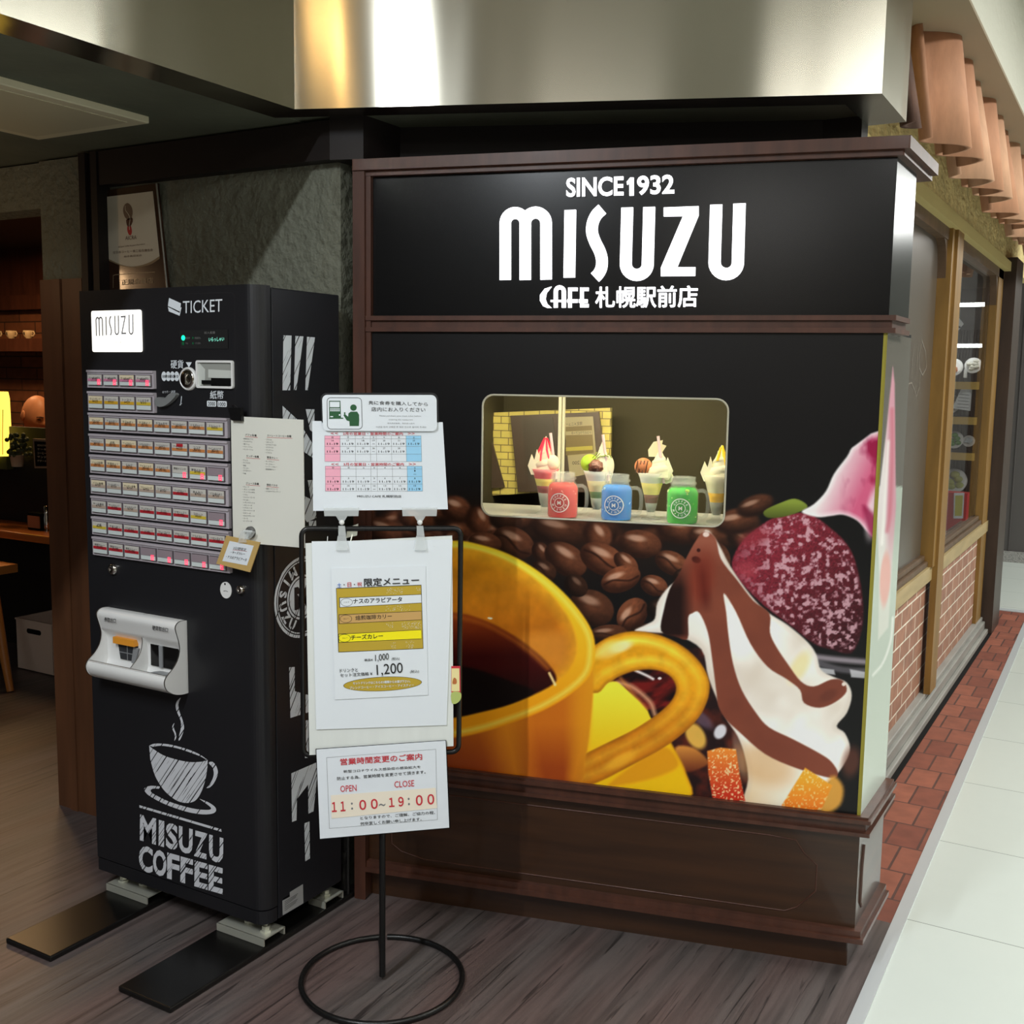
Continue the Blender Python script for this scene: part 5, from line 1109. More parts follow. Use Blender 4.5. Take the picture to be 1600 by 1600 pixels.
for q, ch in enumerate('MISUZU'):
    aa = math.radians(150 + q * 20 if False else 118 + q * 24); vs, fs = glyphs(ch, .04, 2); k_ = R_ * .34; rm = R_ * .71; rot = aa + math.pi / 2
    vv = (vs - (vs.min(0) + vs.max(0)) / 2) * k_; b.add([SP.pt(cu_ + rm * math.cos(aa) + x * math.cos(rot) - y * math.sin(rot), cv_ + rm * math.sin(aa) + x * math.sin(rot) + y * math.cos(rot), .0006) for x, y in vv], fs)
vs = [SP.pt(cu_ + R_ * .47 * math.cos(i * .2094), cv_ + R_ * .47 * math.sin(i * .2094), .0006) for i in range(30)]; b.add(vs, [list(range(30))])
b.build('side_print', M['hatch_side'], mac)
b = MB(); text(b, SP, 'M', (cu_ - R_ * .3, cv_ - R_ * .28), (cu_ + R_ * .3, cv_ - R_ * .28), (cu_ - R_ * .3, cv_ + R_ * .28), .001, bold=.05); b.build('side_emblem_letter', M['machine_side'], mac)
b = MB(); b.plate(SP, [SP.at(340 + x / 6.4, 1330 + y / 6.4) for x, y in ((648, 495), (722, 455), (722, 410), (852, 330), (856, 520), (652, 640))], 0, .0006, 0)
for k in range(6):
    y = 500 + 18 * k; b.ribbon(SP, [SP.at(340 + 668 / 6.4, 1330 + (y + 5) / 6.4), SP.at(340 + (800 - 10 * (k % 3)) / 6.4, 1330 + (y - 78) / 6.4)], .0012, .001, 1)
b.flat(SP, [SP.at(340 + x / 6.4, 1330 + y / 6.4) for x, y in ((654, 470), (718, 432), (718, 448), (654, 486))], .001, 2)
tag(b.build('rating_sticker', [M['sticker_grey'], M['ink'], M['black']], mac), 'grey rating sticker with a black corner')

# ================================================================= SHEETS ON THE MACHINE
SHP = FP.off(.016)
def shp(x, y): return SHP.at(330 + x / 5.714, 620 + y / 5.714)
c0 = SHP.pt(*shp(500, 760)); pap = thing('menu_list_sheet', 'off-white list sheet hung over the right edge of the ticket machine', 'paper sheet', c0)
b = MB(); q = [shp(175, 172), shp(820, 205), shp(835, 1350), shp(196, 1296)]
b.plate(SHP, q, -.002, 0, 0)
LST = [('パフェ各種', 305, 348, 405, ['抹茶白玉パフェ', 'チョコパフェ', '苺パフェ', 'ベリーパフェ', 'マンゴーパフェ'], 282, 380, 375), ('サンデー各種', 315, 538, 425, ['チョコ', 'キャラメル', '抹茶', 'マンゴー', 'ストロベリー', '小倉'], 278, 570, 360), ('ジュース各種', 312, 780, 425, ['グレープ', 'オレンジ100%', 'アップル100%', 'トマト', 'ジンジャーエール', 'サイダー', 'レモンスカッシュ', 'メロンソーダ', 'イチゴソーダ', 'ブルーハワイソーダ', 'ゆずソーダ', 'カルピスオレンジ', 'コーラ', 'ピーチソーダ'], 280, 808, 390),
       ('ストレートコーヒー各種', 500, 355, 715, ['ブラジル', 'コロンビア', 'エチオピア モカ', 'グアテマラ', 'マンデリン', 'トラジャ'], 482, 386, 580), ('限定カレー', 500, 550, 595, ['キーマカレー', 'チーズカレー', 'シーフードカレー', '焙煎珈琲カレー'], 480, 582, 590), ('限定パスタ', 497, 795, 592, ['海老トマトソース', 'ナスのペペロンチーノ'], 482, 826, 640)]
for ttl, x0, y0, x1, its, xi, yi, xe in LST:
    text(b, SHP, ttl, shp(x0, y0), shp(x1, y0 + 8), shp(x0, y0 - 20), .0004, 1, bold=.01); b.ribbon(SHP, [shp(x0 - 2, y0 + 7), shp(x1 + 12, y0 + 16)], .0008, .0004, 2)
    for k, t_ in enumerate(its): xx = min(xe, xi + 8 + 13 * len(t_)); text(b, SHP, '・' + t_, shp(xi, yi + 23.5 * k), shp(xx, yi + 23.5 * k + 5), shp(xi, yi + 23.5 * k - 13), .0004, 1)
b.build('sheet', [M['paper'], M['ink'], M['red_ink']], pap)
b = MB(); b.plate(SHP, [shp(172, 95), shp(290, 95), shp(295, 215), shp(205, 210)], .001, .010); b.tube([SHP.pt(*shp(215, 95), .006), SHP.pt(*shp(214, 75), .010), SHP.pt(*shp(240, 75), .010), SHP.pt(*shp(245, 95), .006)], .0012, 6)
b.rect(SHP, shp(285, 150)[0], shp(291, 150)[0], shp(285, 155)[1], shp(285, 130)[1], .009, .011)
tag(b.build('black_clip', mat('black_clip', (8, 8, 9), .35)), 'black clip holding the top left corner of the list sheet', 'clip')
mg = SHP.pt(*shp(360, 1207), 0); b = MB(); b.lathe([(.0145, .0005), (.0145, .007), (.012, .009), (.0, .009)], mg, 24, axis=FP.n); mag = tag(b.build('round_magnet', M['rubber_grey']), 'round grey magnet at the foot of the list sheet', 'magnet')
CP = SHP.off(.020)
def cpx(x, y): return CP.at(330 + x / 5.714, 620 + y / 5.714)
b = MB(); P_ = CP
for pts in ([(270, 1195), (300, 1190), (318, 1300), (250, 1300)], [(330, 1200), (372, 1210), (330, 1270), (310, 1260)]): b.plate(CP, [cpx(*p) for p in pts], -.010, .004)
b.tube([CP.pt(*cpx(290, 1200), 0), CP.pt(*cpx(320, 1195), .006), CP.pt(*cpx(350, 1205), -.006)], .003, 6)
tag(b.build('clear_clip', M['clear']), 'clear plastic clip between the magnet and the brown card', 'clip')
b = MB(); b.plate(CP, [cpx(*p) for p in ((135, 1240), (436, 1300), (345, 1566), (45, 1490))], -.0025, 0, 0); b.plate(CP, [cpx(*p) for p in ((165, 1287), (380, 1330), (320, 1506), (100, 1465))], 0, .0004, 1)
text(b, CP, '2日間限定', cpx(196, 1362), cpx(312, 1380), cpx(203, 1335), .0008, 2); b.ribbon(CP, [cpx(192, 1366), cpx(322, 1380)], .0006, .0008, 3); text(b, CP, '・チーズカレー', cpx(175, 1398), cpx(302, 1415), cpx(180, 1375), .0008, 2, bold=.01); text(b, CP, '・ナスのアラビアータ', cpx(132, 1438), cpx(315, 1470), cpx(139, 1412), .0008, 2, bold=.01)
tag(b.build('brown_card', [M['brown_card'], M['white'], M['ink'], M['red_ink']]), 'small tilted kraft card with a white label over the lowest button rows', 'card')

# ================================================================= SIGN STAND
an = math.radians(37); SB = np.array([-1.556, 2.066, 0]); TP = Plane(SB, (math.cos(an), math.sin(an), 0))
st = thing('sign_stand', 'black wire sign stand with a hoop base in front of the kiosk', 'sign stand', SB)
b = MB(); b.tube([TP.pt(u, v, 0) for u, v in rrect(-.1895, .1865, .588, 1.1425, .018, 6)], .0064, 10, True); b.build('frame', M['black_iron'], st)
b = MB(); b.tube([TP.pt(0, .012, 0), TP.pt(0, .60, 0)], .0078, 12); b.tube([TP.pt(0, .60, 0), TP.pt(0, .588, 0)], .0078, 10); b.build('pole', M['black_iron'], st)
b = MB(); a0 = math.radians(126); rg = [(SB[0] + .2 * math.cos(a), SB[1] + .2 * math.sin(a), .008) for a in np.linspace(a0 + .05, a0 + 2 * math.pi - .05, 60)]
b.tube(rg, .0072, 10); b.tube([(SB[0] + .197 * math.cos(a0 + .05), SB[1] + .197 * math.sin(a0 + .05), .008), (SB[0] + .02 * math.cos(a0), SB[1] + .02 * math.sin(a0), .010), (SB[0], SB[1], .012)], .0050, 8); b.build('hoop_base', M['black_iron'], st)
def quad(P, *pp): return [P.at(*p) for p in pp]
b = MB(); b.plate(TP, quad(TP, (478, 848), (706, 836), (708, 1163), (484, 1177)), .007, .013); b.tube([TP.pt(*TP.at(512, 838), .0), TP.pt(*TP.at(511, 858), .016)], .001, 5); b.tube([TP.pt(*TP.at(680, 838), .0), TP.pt(*TP.at(678, 852), .016)], .001, 5); tag(b.build('white_board', M['board'], st), 'scuffed white board in the frame')
def onplane(off, name, label, cat, c, group=None):
    P = TP.off(off); return P, thing(name, label, cat, P.pt(*P.at(*c)), group)
P1, bs = onplane(.016, 'backing_sheet', 'large blank white sheet hanging on the stand behind the weekend menu', 'paper sheet', (597, 990))
b = MB(); b.plate(P1, quad(P1, (487, 846), (707, 843), (698, 1133), (494, 1140)), -.0015, 0); b.build('sheet', M['white'], bs)
P2, ms_ = onplane(.018, 'menu_poster', 'printed weekend menu poster with gold bars and prices on the stand', 'poster', (593, 990))
def m4(x, y): return P2.at(480 + x / 5, 860 + y / 5)
b = MB(); b.plate(P2, [m4(186, 140), m4(925, 120), m4(945, 1130), (m4(216, 1166))], -.001, 0, 0)
e = .0004
def par(TL, TR, BR, BL, m, d=e): b.flat(P2, [m4(*TL), m4(*TR), m4(*BR), m4(*BL)], d, m)
par((225, 295), (892, 268), (908, 768), (243, 797), 1); par((229, 300), (888, 273), (904, 764), (247, 792), 2, 2 * e)
for TL, TR, BR, BL, m_ in (((250, 368), (891, 342), (893, 410), (252, 446), 0), ((246, 500), (891, 472), (893, 542), (248, 574), 3), ((243, 652), (891, 618), (893, 690), (245, 720), 4)):
    par(TL, TR, BR, BL, 1, 3 * e); par((TL[0] + 5, TL[1] + 4), (TR[0] - 1, TR[1] + 3), (BR[0] - 1, BR[1] - 3), (BL[0] + 5, BL[1] - 4), m_, 4 * e)
def mt(t, BL, BR, TL, m=1, **k): text(b, P2, t, m4(*BL), m4(*BR), m4(*TL), 5 * e, m, **k)
for (x, y), r_ in (((308, 404), (46, 30)), ((303, 533), (46, 30)), ((292, 684), (46, 30))):
    b.ribbon(P2, [m4(x + r_[0] * math.cos(a * .2618), y + r_[1] * math.sin(a * .2618)) for a in range(24)], .0008, 5 * e, 1, closed=True)
mt('パスタ', (285, 410), (327, 407), (285, 400)); mt('カレー', (283, 540), (324, 537), (283, 529)); mt('カレー', (275, 690), (315, 687), (275, 679))
mt('限定メニュー', (444, 282), (874, 262), (443, 218), bold=.016, res=3); mt('土', (234, 288), (268, 286), (233, 254), 5, bold=.01); mt('・', (284, 272), (294, 271), (284, 263)); mt('日', (315, 284), (344, 282), (314, 250), 6, bold=.01); mt('・', (364, 270), (374, 269), (364, 261)); mt('祝', (391, 280), (428, 278), (390, 248), 6, bold=.01)
mt('ナスのアラビアータ', (360, 415), (742, 400), (358, 376), bold=.02, res=3); mt('焙煎珈琲カリー', (378, 545), (662, 530), (376, 508), bold=.01, res=3); mt('チーズカレー', (342, 698), (592, 684), (340, 660), bold=.02, res=3)
mt('単品¥', (446, 866), (512, 862), (446, 846), bold=.01); mt('1,000', (532, 872), (638, 858), (530, 814), res=4); mt('(税込)', (660, 862), (720, 857), (659, 834)); mt('ドリンクと', (256, 952), (396, 945), (255, 924), bold=.008); mt('セット注文価格 ¥', (258, 988), (510, 974), (257, 960), bold=.008); mt('1,200', (545, 985), (748, 966), (540, 892), res=4); mt('(税込)', (804, 962), (872, 957), (803, 934))
b.flat(P2, [m4(587 + 307 * math.cos(a * .1571) + 2, 1043 + 56 * math.sin(a * .1571) - 14 * math.cos(a * .1571)) for a in range(40)], e, 1); b.flat(P2, [m4(588 + 303 * math.cos(a * .1571) + 1, 1043 + 53 * math.sin(a * .1571) - 14 * math.cos(a * .1571)) for a in range(40)], 2 * e, 2)
mt('セットドリンクはこちらの3種類からお選び下さい。', (358, 1047), (806, 1030), (357, 1026), 0, bold=.02); mt('ブレンドコーヒー・アイスコーヒー・アイスティー', (332, 1084), (834, 1060), (331, 1062), 0, bold=.01)
rd = random.Random(4)
for (x0, y0, x1, y1), n_ in (((620, 295, 750, 338), 60), ((850, 290, 885, 315), 14), ((610, 430, 800, 470), 70), ((615, 560, 670, 600), 24), ((740, 556, 885, 612), 120), ((650, 710, 690, 770), 36), ((770, 700, 830, 765), 50)):      # worn flecks
    for k in range(n_):
        x, y = rd.uniform(x0, x1), rd.uniform(y0, y1); s_ = rd.uniform(1.2, 5); b.flat(P2, [m4(x, y), m4(x + s_, y + rd.uniform(-3, 3)), m4(x + s_ * .6, y + s_)], 2.6 * e, 0)
b.build('print', [M['white'], M['ink'], M['gold'], M['tan_print'], M['yellow_print'], M['blue_ink'], M['red_ink']], ms_)
P3, hs = onplane(.020, 'hours_notice', 'laminated notice of changed opening hours at the foot of the stand', 'notice', (598, 1235))
def h5(x, y): return P3.at(450 + x / 3.2, 1100 + y / 3.2)
b = MB(); b.plate(P3, [h5(138, 226), h5(792, 182), h5(812, 622), h5(156, 680)], -.003, -.0015, 4); b.plate(P3, [h5(142, 228), h5(788, 184), h5(806, 618), h5(160, 674)], -.0015, 0, 0)
b.ribbon(P3, [h5(193, 268), h5(739, 226), h5(747, 578), h5(207, 622)], .0007, e, 3, closed=True)
def ht(t, BL, BR, TL, m=1, **k): text(b, P3, t, h5(*BL), h5(*BR), h5(*TL), 3 * e, m, **k)
ht('営業時間変更のご案内', (262, 306), (671, 278), (260, 272), 2, bold=.016, res=3); ht('新型コロナウイルス感染症の感染拡大を', (278, 344), (663, 320), (277, 330), bold=.004); ht('防止する為、営業時間を変更させて頂きます。', (246, 381), (688, 347), (245, 364), bold=.004)
ht('OPEN', (262, 440), (343, 434), (261, 408), 2, bold=.006); ht('CLOSE', (532, 418), (631, 411), (531, 386), 2, bold=.006)
b.flat(P3, [h5(214, 456), h5(738, 418), h5(746, 520), h5(218, 572)], 2 * e, 5)
ht('１１', (220, 540), (288, 535), (218, 490), 2, bold=.026, res=4); ht(':', (316, 528), (326, 527), (314, 492), 3, bold=.02); ht('００', (358, 530), (450, 522), (355, 480), 2, bold=.026, res=4); ht('~', (455, 512), (487, 509), (455, 498), 3); ht('１９', (506, 516), (580, 510), (503, 468), 2, bold=.026, res=4); ht(':', (600, 506), (610, 505), (598, 468), 3, bold=.02); ht('００', (640, 508), (732, 500), (638, 456), 2, bold=.026, res=4)
ht('となりますので、ご理解、ご協力の程、', (362, 578), (736, 549), (361, 562), bold=.004); ht('何卒宜しくお願い申し上げます。', (362, 606), (668, 582), (361, 590), bold=.004)
b.build('print', [M['laminate'], M['ink'], M['red_ink'], M['ink_grey'], M['black'], M['cream_tape']], hs)
P4, cs = onplane(.004, 'calendar_notice', 'laminated opening calendar in two clips on top of the stand', 'notice', (594, 730))
def c6(x, y): return P4.at(480 + x / 6.667, 600 + y / 6.667)
b = MB(); b.plate(P4, [c6(52, 385), c6(1412, 398), c6(1466, 1305), c6(62, 1322)], -.0012, 0, 0)
def ct(t, BL, BR, TL, m=1, **k): text(b, P4, t, c6(*BL), c6(*BR), c6(*TL), 3 * e, m, **k)
ct('<<', (245, 524), (322, 524), (245, 502), 2); ct('>>', (1048, 526), (1118, 526), (1048, 504), 2); ct('2月の営業日・営業時間のご案内', (372, 532), (996, 534), (372, 500), 2, bold=.008); ct('<<', (250, 846), (326, 846), (250, 824), 2); ct('>>', (1058, 846), (1130, 846), (1058, 822), 2); ct('3月の営業日・営業時間のご案内', (378, 852), (1006, 852), (378, 820), 2, bold=.008)
for (X, Yr, dx, days, times) in (([182, 342, 500, 657, 719, 876, 1029, 1186], [538, 570, 650, 730, 807], .5, [['16', '17', '18', '19', '20', '21', '22'], ['23', '24', '25', '26', '27', '28', ''], [''] * 7], 0), ([188, 347, 507, 663, 728, 886, 1040, 1196], [855, 885, 963, 1041, 1116], .2, [['', '', '', '', '', '', '1'], ['2', '3', '4', '5', '6', '7', '8'], ['9', '10', '11', '12', '13', '14', '15']], 1)):
    y0, y1 = Yr[0], Yr[-1]
    b.flat(P4, [c6(X[0], y0), c6(X[1], y0), c6(X[1] + 4, y1), c6(X[0] + 3, y1)], e, 3); b.flat(P4, [c6(X[6], y0), c6(X[7], y0), c6(X[7] + 6, y1), c6(X[6] + 6, y1)], e, 4)
    for i_, x in enumerate(X): b.ribbon(P4, [c6(x, y0), c6(x + 1 + 5 * i_ / 7, y1)], .00045, 2 * e, 5)
    for y in Yr: b.ribbon(P4, [c6(X[0], y), c6(X[7] + (y - y0) * .02, y)], .00045, 2 * e, 5)
    for k in range(7):
        xm = (X[k] + X[k + 1]) / 2 + 3; ct('日月火水木金土'[k], (xm - 9, Yr[0] + 26), (xm + 9, Yr[0] + 26), (xm - 9, Yr[0] + 8))
        for r in range(3):
            dd = days[r][k]
            if not dd: continue
            yy = Yr[r + 1]; ct(dd, (xm - 6 * len(dd), yy + 26), (xm + 6 * len(dd), yy + 26), (xm - 6 * len(dd), yy + 11))
            if k == 3 or dd == '1': b.ribbon(P4, [c6(xm - 14, yy + 54), c6(xm + 14, yy + 54)], .0006, 3 * e, 1)
            else: ct('11-19', (xm - 58, yy + 64), (xm + 58, yy + 64), (xm - 58, yy + 42), bold=.01 if k == 0 else 0)
ct('MISUZU CAFE 札幌駅前店', (520, 1182), (980, 1184), (520, 1154), bold=.002)
b.build('print', [M['laminate'], M['ink'], M['red_ink'], M['pink'], M['skyblue'], M['ink_grey']], cs)
P5, ps = onplane(.010, 'ticket_first_notice', 'rounded white notice with a green pictogram topping the stand', 'notice', (594, 645))
def p6(x, y): return P5.at(480 + x / 6.667, 600 + y / 6.667)
b = MB(); ol = [p6(*p) for p in arc((208, 165), 52, 180, 270, 5) + arc((1290, 172), 58, -86, 0, 5) + arc((1300, 440), 52, 0, 90, 5) + arc((216, 435), 52, 90, 180, 5)]
olb = [p6(*p) for p in arc((200, 155), 62, 180, 270, 5) + arc((1296, 160), 70, -86, 0, 5) + [(1372, 400), (150, 400)]]
b.plate(P5, olb, -.005, -.0035, 2); b.plate(P5, ol, -.0035, 0, 0)
b.ribbon(P5, [p6(*p) for p in arc((245, 180), 38, 180, 270, 4) + arc((528, 182), 38, -90, 0, 4) + arc((534, 430), 40, 0, 90, 4) + arc((250, 430), 40, 90, 180, 4)], .0012, e, 2, closed=True)
b.flat(P5, [p6(*p) for p in ((228, 175), (346, 175), (352, 350), (376, 352), (376, 362), (226, 364), (230, 352))], e, 1); b.flat(P5, [p6(*p) for p in ((236, 185), (338, 185), (338, 242), (236, 242))], 2 * e, 0)
for r in range(2):
    for k in range(5): b.flat(P5, [p6(240 + 21 * k + dx, 253 + 18 * r + dy) for dx, dy in ((0, 0), (15, 0), (15, 13), (0, 13))], 2 * e, 0)
b.flat(P5, [p6(240 + dx, 334 + dy) for dx, dy in ((0, 0), (30, 0), (30, 12), (0, 12))], 2 * e, 0); b.flat(P5, [p6(338 + 9 * math.cos(i * .63), 322 + 9 * math.sin(i * .63)) for i in range(10)], 2 * e, 0)
b.flat(P5, [p6(482 + 34 * math.cos(i * .314), 246 + 33 * math.sin(i * .314)) for i in range(20)], e, 1); b.flat(P5, [p6(*p) for p in smooth_poly([(455, 288), (520, 288), (540, 320), (542, 375)], 1) + [(538, 438), (442, 438), (440, 388), (412, 380), (380, 330), (378, 322), (386, 318), (382, 300), (390, 292), (398, 296), (398, 318), (426, 340), (430, 305)]], e, 1)
def pt_(t, BL, BR, TL, m=2, **k): text(b, P5, t, p6(*BL), p6(*BR), p6(*TL), 3 * e, m, **k)
pt_('先に', (640, 214), (742, 216), (640, 174), bold=.012, res=3); pt_('食券を購入してから', (752, 216), (1254, 230), (752, 176), res=3); pt_('店内にお入りください', (668, 284), (1230, 290), (668, 240), res=3)
pt_('Please purchase your meal ticket before', (752, 340), (1186, 344), (752, 324), 3); pt_('entering the restaurant', (848, 380), (1100, 382), (848, 364), 3); pt_('请先购买餐券，然后进入店内', (834, 416), (1116, 418), (834, 402), 3); pt_('식권을 먼저 구매한 후 매장 안으로 들어와 주세요', (714, 456), (1240, 458), (714, 438), 3)
b.build('print', [M['laminate'], M['green_ink'], M['ink'], M['ink_grey']], ps)
def swivel(xc, label):
    P = TP.off(.006); k = thing('sign_clip', label, 'clip', P.pt(*P.at(xc, 816)), 'clear swivel clips on the stand')
    b = MB(); b.plate(P, quad(P, (xc - 28, 793), (xc + 27, 793), (xc + 26, 806), (xc - 27, 806)), .0, .006); b.plate(P, quad(P, (xc - 9, 806), (xc + 9, 806), (xc + 4, 814), (xc - 4, 814)), -.002, .005); b.build('holder_bar', M['clear'], k)
    b = MB(); b.ball(P.pt(*P.at(xc, 816), .002), .0066, 0, 12, 8); b.build('swivel_ball', M['white_plastic'], k)
    b = MB(); b.plate(P, quad(P, (xc - 5, 821), (xc + 5, 821), (xc + 7, 836), (xc - 5, 836)), .004, .012); b.plate(P, quad(P, (xc - 6, 836), (xc + 7, 836), (xc + 10, 858), (xc - 9, 858)), .012, .018); b.build('jaw', M['clear'], k)
    return k
swivel(534, 'clear swivel clip on the left of the stand top'); swivel(656, 'clear swivel clip on the right of the stand top')
P = TP.off(-.008); b = MB(); b.plate(P, quad(P, (543, 824), (560, 818), (558, 836), (541, 840)), 0, .008); b.tube([P.pt(*P.at(552, 830), .004), P.pt(*P.at(548, 845), .012)], .002, 6); tag(b.build('metal_clip', M['zinc']), 'small silver metal clip behind the left swivel clip', 'clip')
P = TP.off(.014); b = MB(); hx = lambda x, y: P.at(480 + x / 5, 860 + y / 5)
b.plate(P, [hx(1126, 905), hx(1196, 905), hx(1198, 1110), hx(1126, 1110)], -.002, 0, 0); b.plate(P, [hx(1128, 922), hx(1188, 922), hx(1190, 1100), hx(1128, 1100)], 0, .0005, 1); b.plate(P, smooth_poly([hx(1128, 1110), hx(1196, 1110), hx(1200, 1160), hx(1165, 1195), hx(1130, 1190)], 3), -.003, .001, 2); b.flat(P, smooth_poly([hx(1135, 1040), hx(1145, 995), hx(1165, 1005), hx(1166, 1040)], 3), .001, 3)
tag(b.build('hanging_tag', [M['red_ink'], mat('tag_cream', (236, 222, 160), .5), mat('tag_green', (178, 192, 110), .5), mat('tag_brown', (186, 110, 60), .5)]), 'little cream and red tag on the right side of the stand frame', 'tag')
# ================================================================= WALL AND CEILING FITTINGS
WP = Plane((0, 2.385, 0), (1, 0, 0))
ce = thing('certificate_panel', 'clear panel with a white certificate above the ticket machine', 'wall sign', WP.pt(*WP.at(205, 370)))
def w8(x, y, P=WP): return P.at(140 + x / 8.42, 270 + y / 8.42)
b = MB(); b.plate(WP, [w8(20, 255), w8(872, 135), w8(1020, 1500), w8(1010, 1900), w8(200, 1900)], -.012, -.004); b.build('brown_backing', mat('brown_backing', (64, 42, 30), .2, coat=.5), ce)
b = MB(); b.tube([WP.pt(*w8(872, 140), -.002), WP.pt(*w8(1010, 1500), -.002), WP.pt(*w8(1040, 1800), -.002)], .003, 6); b.build('acrylic_edge', mat('acrylic_edge', (150, 146, 136), .2), ce)
b = MB(); crv = smooth_open([(908, 1130), (800, 1200), (680, 1235), (540, 1245), (400, 1220), (240, 1155)], 4); crv2 = smooth_open([(910, 1095), (800, 1165), (680, 1212), (540, 1232), (400, 1205), (236, 1130)], 4)
b.flat(WP, [w8(*p) for p in [(240, 1130), (910, 1090)] + crv], -.0035, 1); b.flat(WP, [w8(*p) for p in [(145, 322), (822, 240)] + crv2], -.003, 0)
for pts, m_ in (([(490, 395), (540, 440), (558, 520), (540, 600), (500, 620), (455, 580), (432, 500), (445, 430)], 2), ([(480, 610), (550, 590), (558, 640), (530, 700), (490, 700), (474, 650)], 3), ([(490, 695), (530, 690), (548, 760), (540, 810), (515, 818), (490, 770)], 4)): b.flat(WP, smooth_poly([w8(*p) for p in pts], 3), -.0025, m_)
b.ribbon(WP, [w8(*p) for p in smooth_open([(462, 430), (465, 490), (500, 540), (525, 600), (515, 680), (518, 750)], 3)], .0022, -.002, 0)
textpx(b, WP, 'AICRA', (195, 375), (212.5, 373.5), (195, 369), -.002, 5); text(b, WP, 'All Japan Coffee Roasters Association', w8(370, 990), w8(720, 950), w8(368, 965), -.002, 5); text(b, WP, '全日本コーヒー商工組合連合会', w8(300, 1065), w8(828, 1030), w8(296, 1030), -.002, 5); text(b, WP, '組合員認定店', w8(445, 1115), w8(680, 1095), w8(443, 1090), -.002, 5)
text(b, WP, '正規会員店', w8(410, 1480), w8(830, 1450), w8(405, 1405), -.003, 6, bold=.01); b.ribbon(WP, [w8(300, 1515), w8(300, 1350), w8(330, 1340), w8(850, 1305)], .002, -.003, 6)
b.build('certificate', [mat('certificate_white', (220, 214, 196), .5), mat('certificate_tan', (150, 130, 100), .5), mat('bean_tan', (128, 108, 90), .5), mat('bean_brown', (86, 48, 36), .5), mat('bean_red', (190, 40, 44), .5), mat('brown_text', (96, 70, 52), .5), mat('silver_text', (170, 150, 120), .4)], ce)
cpnl = thing('ceiling_access_panel', 'square cream access panel set in the dark entrance ceiling', 'ceiling panel', (-2.62, 1.8, 2.18))
b = MB(); b.box(-2.845, -2.385, 1.67, 2.13, 2.168, 2.188); b.build('frame', mat('cream_panel_frame', (214, 206, 176), .5), cpnl, bevel=.003)
b = MB(); b.box(-2.805, -2.425, 1.71, 2.09, 2.1665, 2.170); b.build('door', mat('cream_panel', (196, 188, 158), .5), cpnl)
b = MB(); b.tube([(-1.925, 2.375, 0), (-1.925, 2.375, .30)], .016, 12); b.lathe([(.016, .10), (.023, .105), (.023, .135), (.016, .14)], (-1.925, 2.375, 0), 12); b.tube([(-1.90, 2.36, 0), (-1.90, 2.36, .26)], .004, 6); tag(b.build('black_conduit', mat('black_conduit', (28, 26, 25), .5)), 'black pipe with a collar at the floor between machine and kiosk', 'pipe')
# ---- roof tiles over the corridor windows
prof = [(y, (.080 * max(0, math.sin(math.pi * (y - .085) / .185)) ** .8 if y > .0851 else -.030 * math.sin(math.pi * y / .085))) for y in np.linspace(0, .270, 23)]
M['tile'] = [mat('terracotta', (190, 138, 106), .75, noise=((14, 14, 5), .22), bump=((40, 40, 14), .3, .004)), mat('terracotta_pale', (204, 158, 126), .75, noise=((14, 14, 5), .22), bump=((40, 40, 14), .3, .004)), mat('terracotta_dark', (150, 100, 78), .75, noise=((12, 12, 6), .45), bump=((40, 40, 14), .4, .005))]
protos = {}
def roof_tile(m, prof=prof):
    b = MB(); n = len(prof); T = .016; z0, z1, l0, l1 = 0, .335, .0, -.055
    for z, lx in ((z0, l0), (z1, l1)):
        pass
    vs = [(x + (l0 if z == z0 else l1) + s_, y, z) for z in (z0, z1) for s_ in (0, -T) for y, x in prof]
    A, B, C_, D = 0, n, 2 * n, 3 * n; fs = []
    for i in range(n - 1): fs += [(A + i, A + i + 1, C_ + i + 1, C_ + i), (B + i + 1, B + i, D + i, D + i + 1), (A + i + 1, A + i, B + i, B + i + 1), (C_ + i, C_ + i + 1, D + i + 1, D + i)]
    fs += [(A, C_, D, B), (A + n - 1, B + n - 1, D + n - 1, C_ + n - 1)]
    b.add(vs, fs, 0, True); return b.build('roof_tile', m)
ords = ['nearest', 'second nearest', 'third nearest', 'fourth nearest', 'fifth nearest', 'sixth nearest', 'seventh nearest', 'eighth nearest', 'ninth nearest', 'tenth nearest', 'eleventh nearest', 'twelfth nearest', 'thirteenth nearest', 'fourteenth nearest', 'fifteenth nearest', 'sixteenth nearest', 'seventeenth nearest']
col3 = [2, 0, 0, 1, 0, 1, 0, 1, 0, 1, 1, 0, 1, 0, 1, 0, 1]
for k in range(17):
    mk = col3[k]
    if k == 0: o = roof_tile([mat('burnt_terracotta', (92, 66, 54), .8, noise=((10, 10, 6), .6), bump=((40, 40, 14), .5, .006))], [p for p in prof if p[0] < .088])
    elif mk not in protos: o = roof_tile(M['tile'][mk]); protos[mk] = o
    else: o = protos[mk].copy(); COL.objects.link(o)
    o.location = (-.595, 3.12 + .275 * k, 2.205 + .012 * ((k * 7) % 3 - 1))
    nm = 'blackened terracotta roof tile at the near end of the row' if k == 0 else 'terracotta roof tile of the row over the windows, %s to the viewer' % ords[k]
    tag(o, nm, 'roof tile', 'terracotta roof tiles over the corridor windows')
    o.rotation_euler = (0, math.radians(-2 + 1.5 * ((k * 5) % 3)), 0)
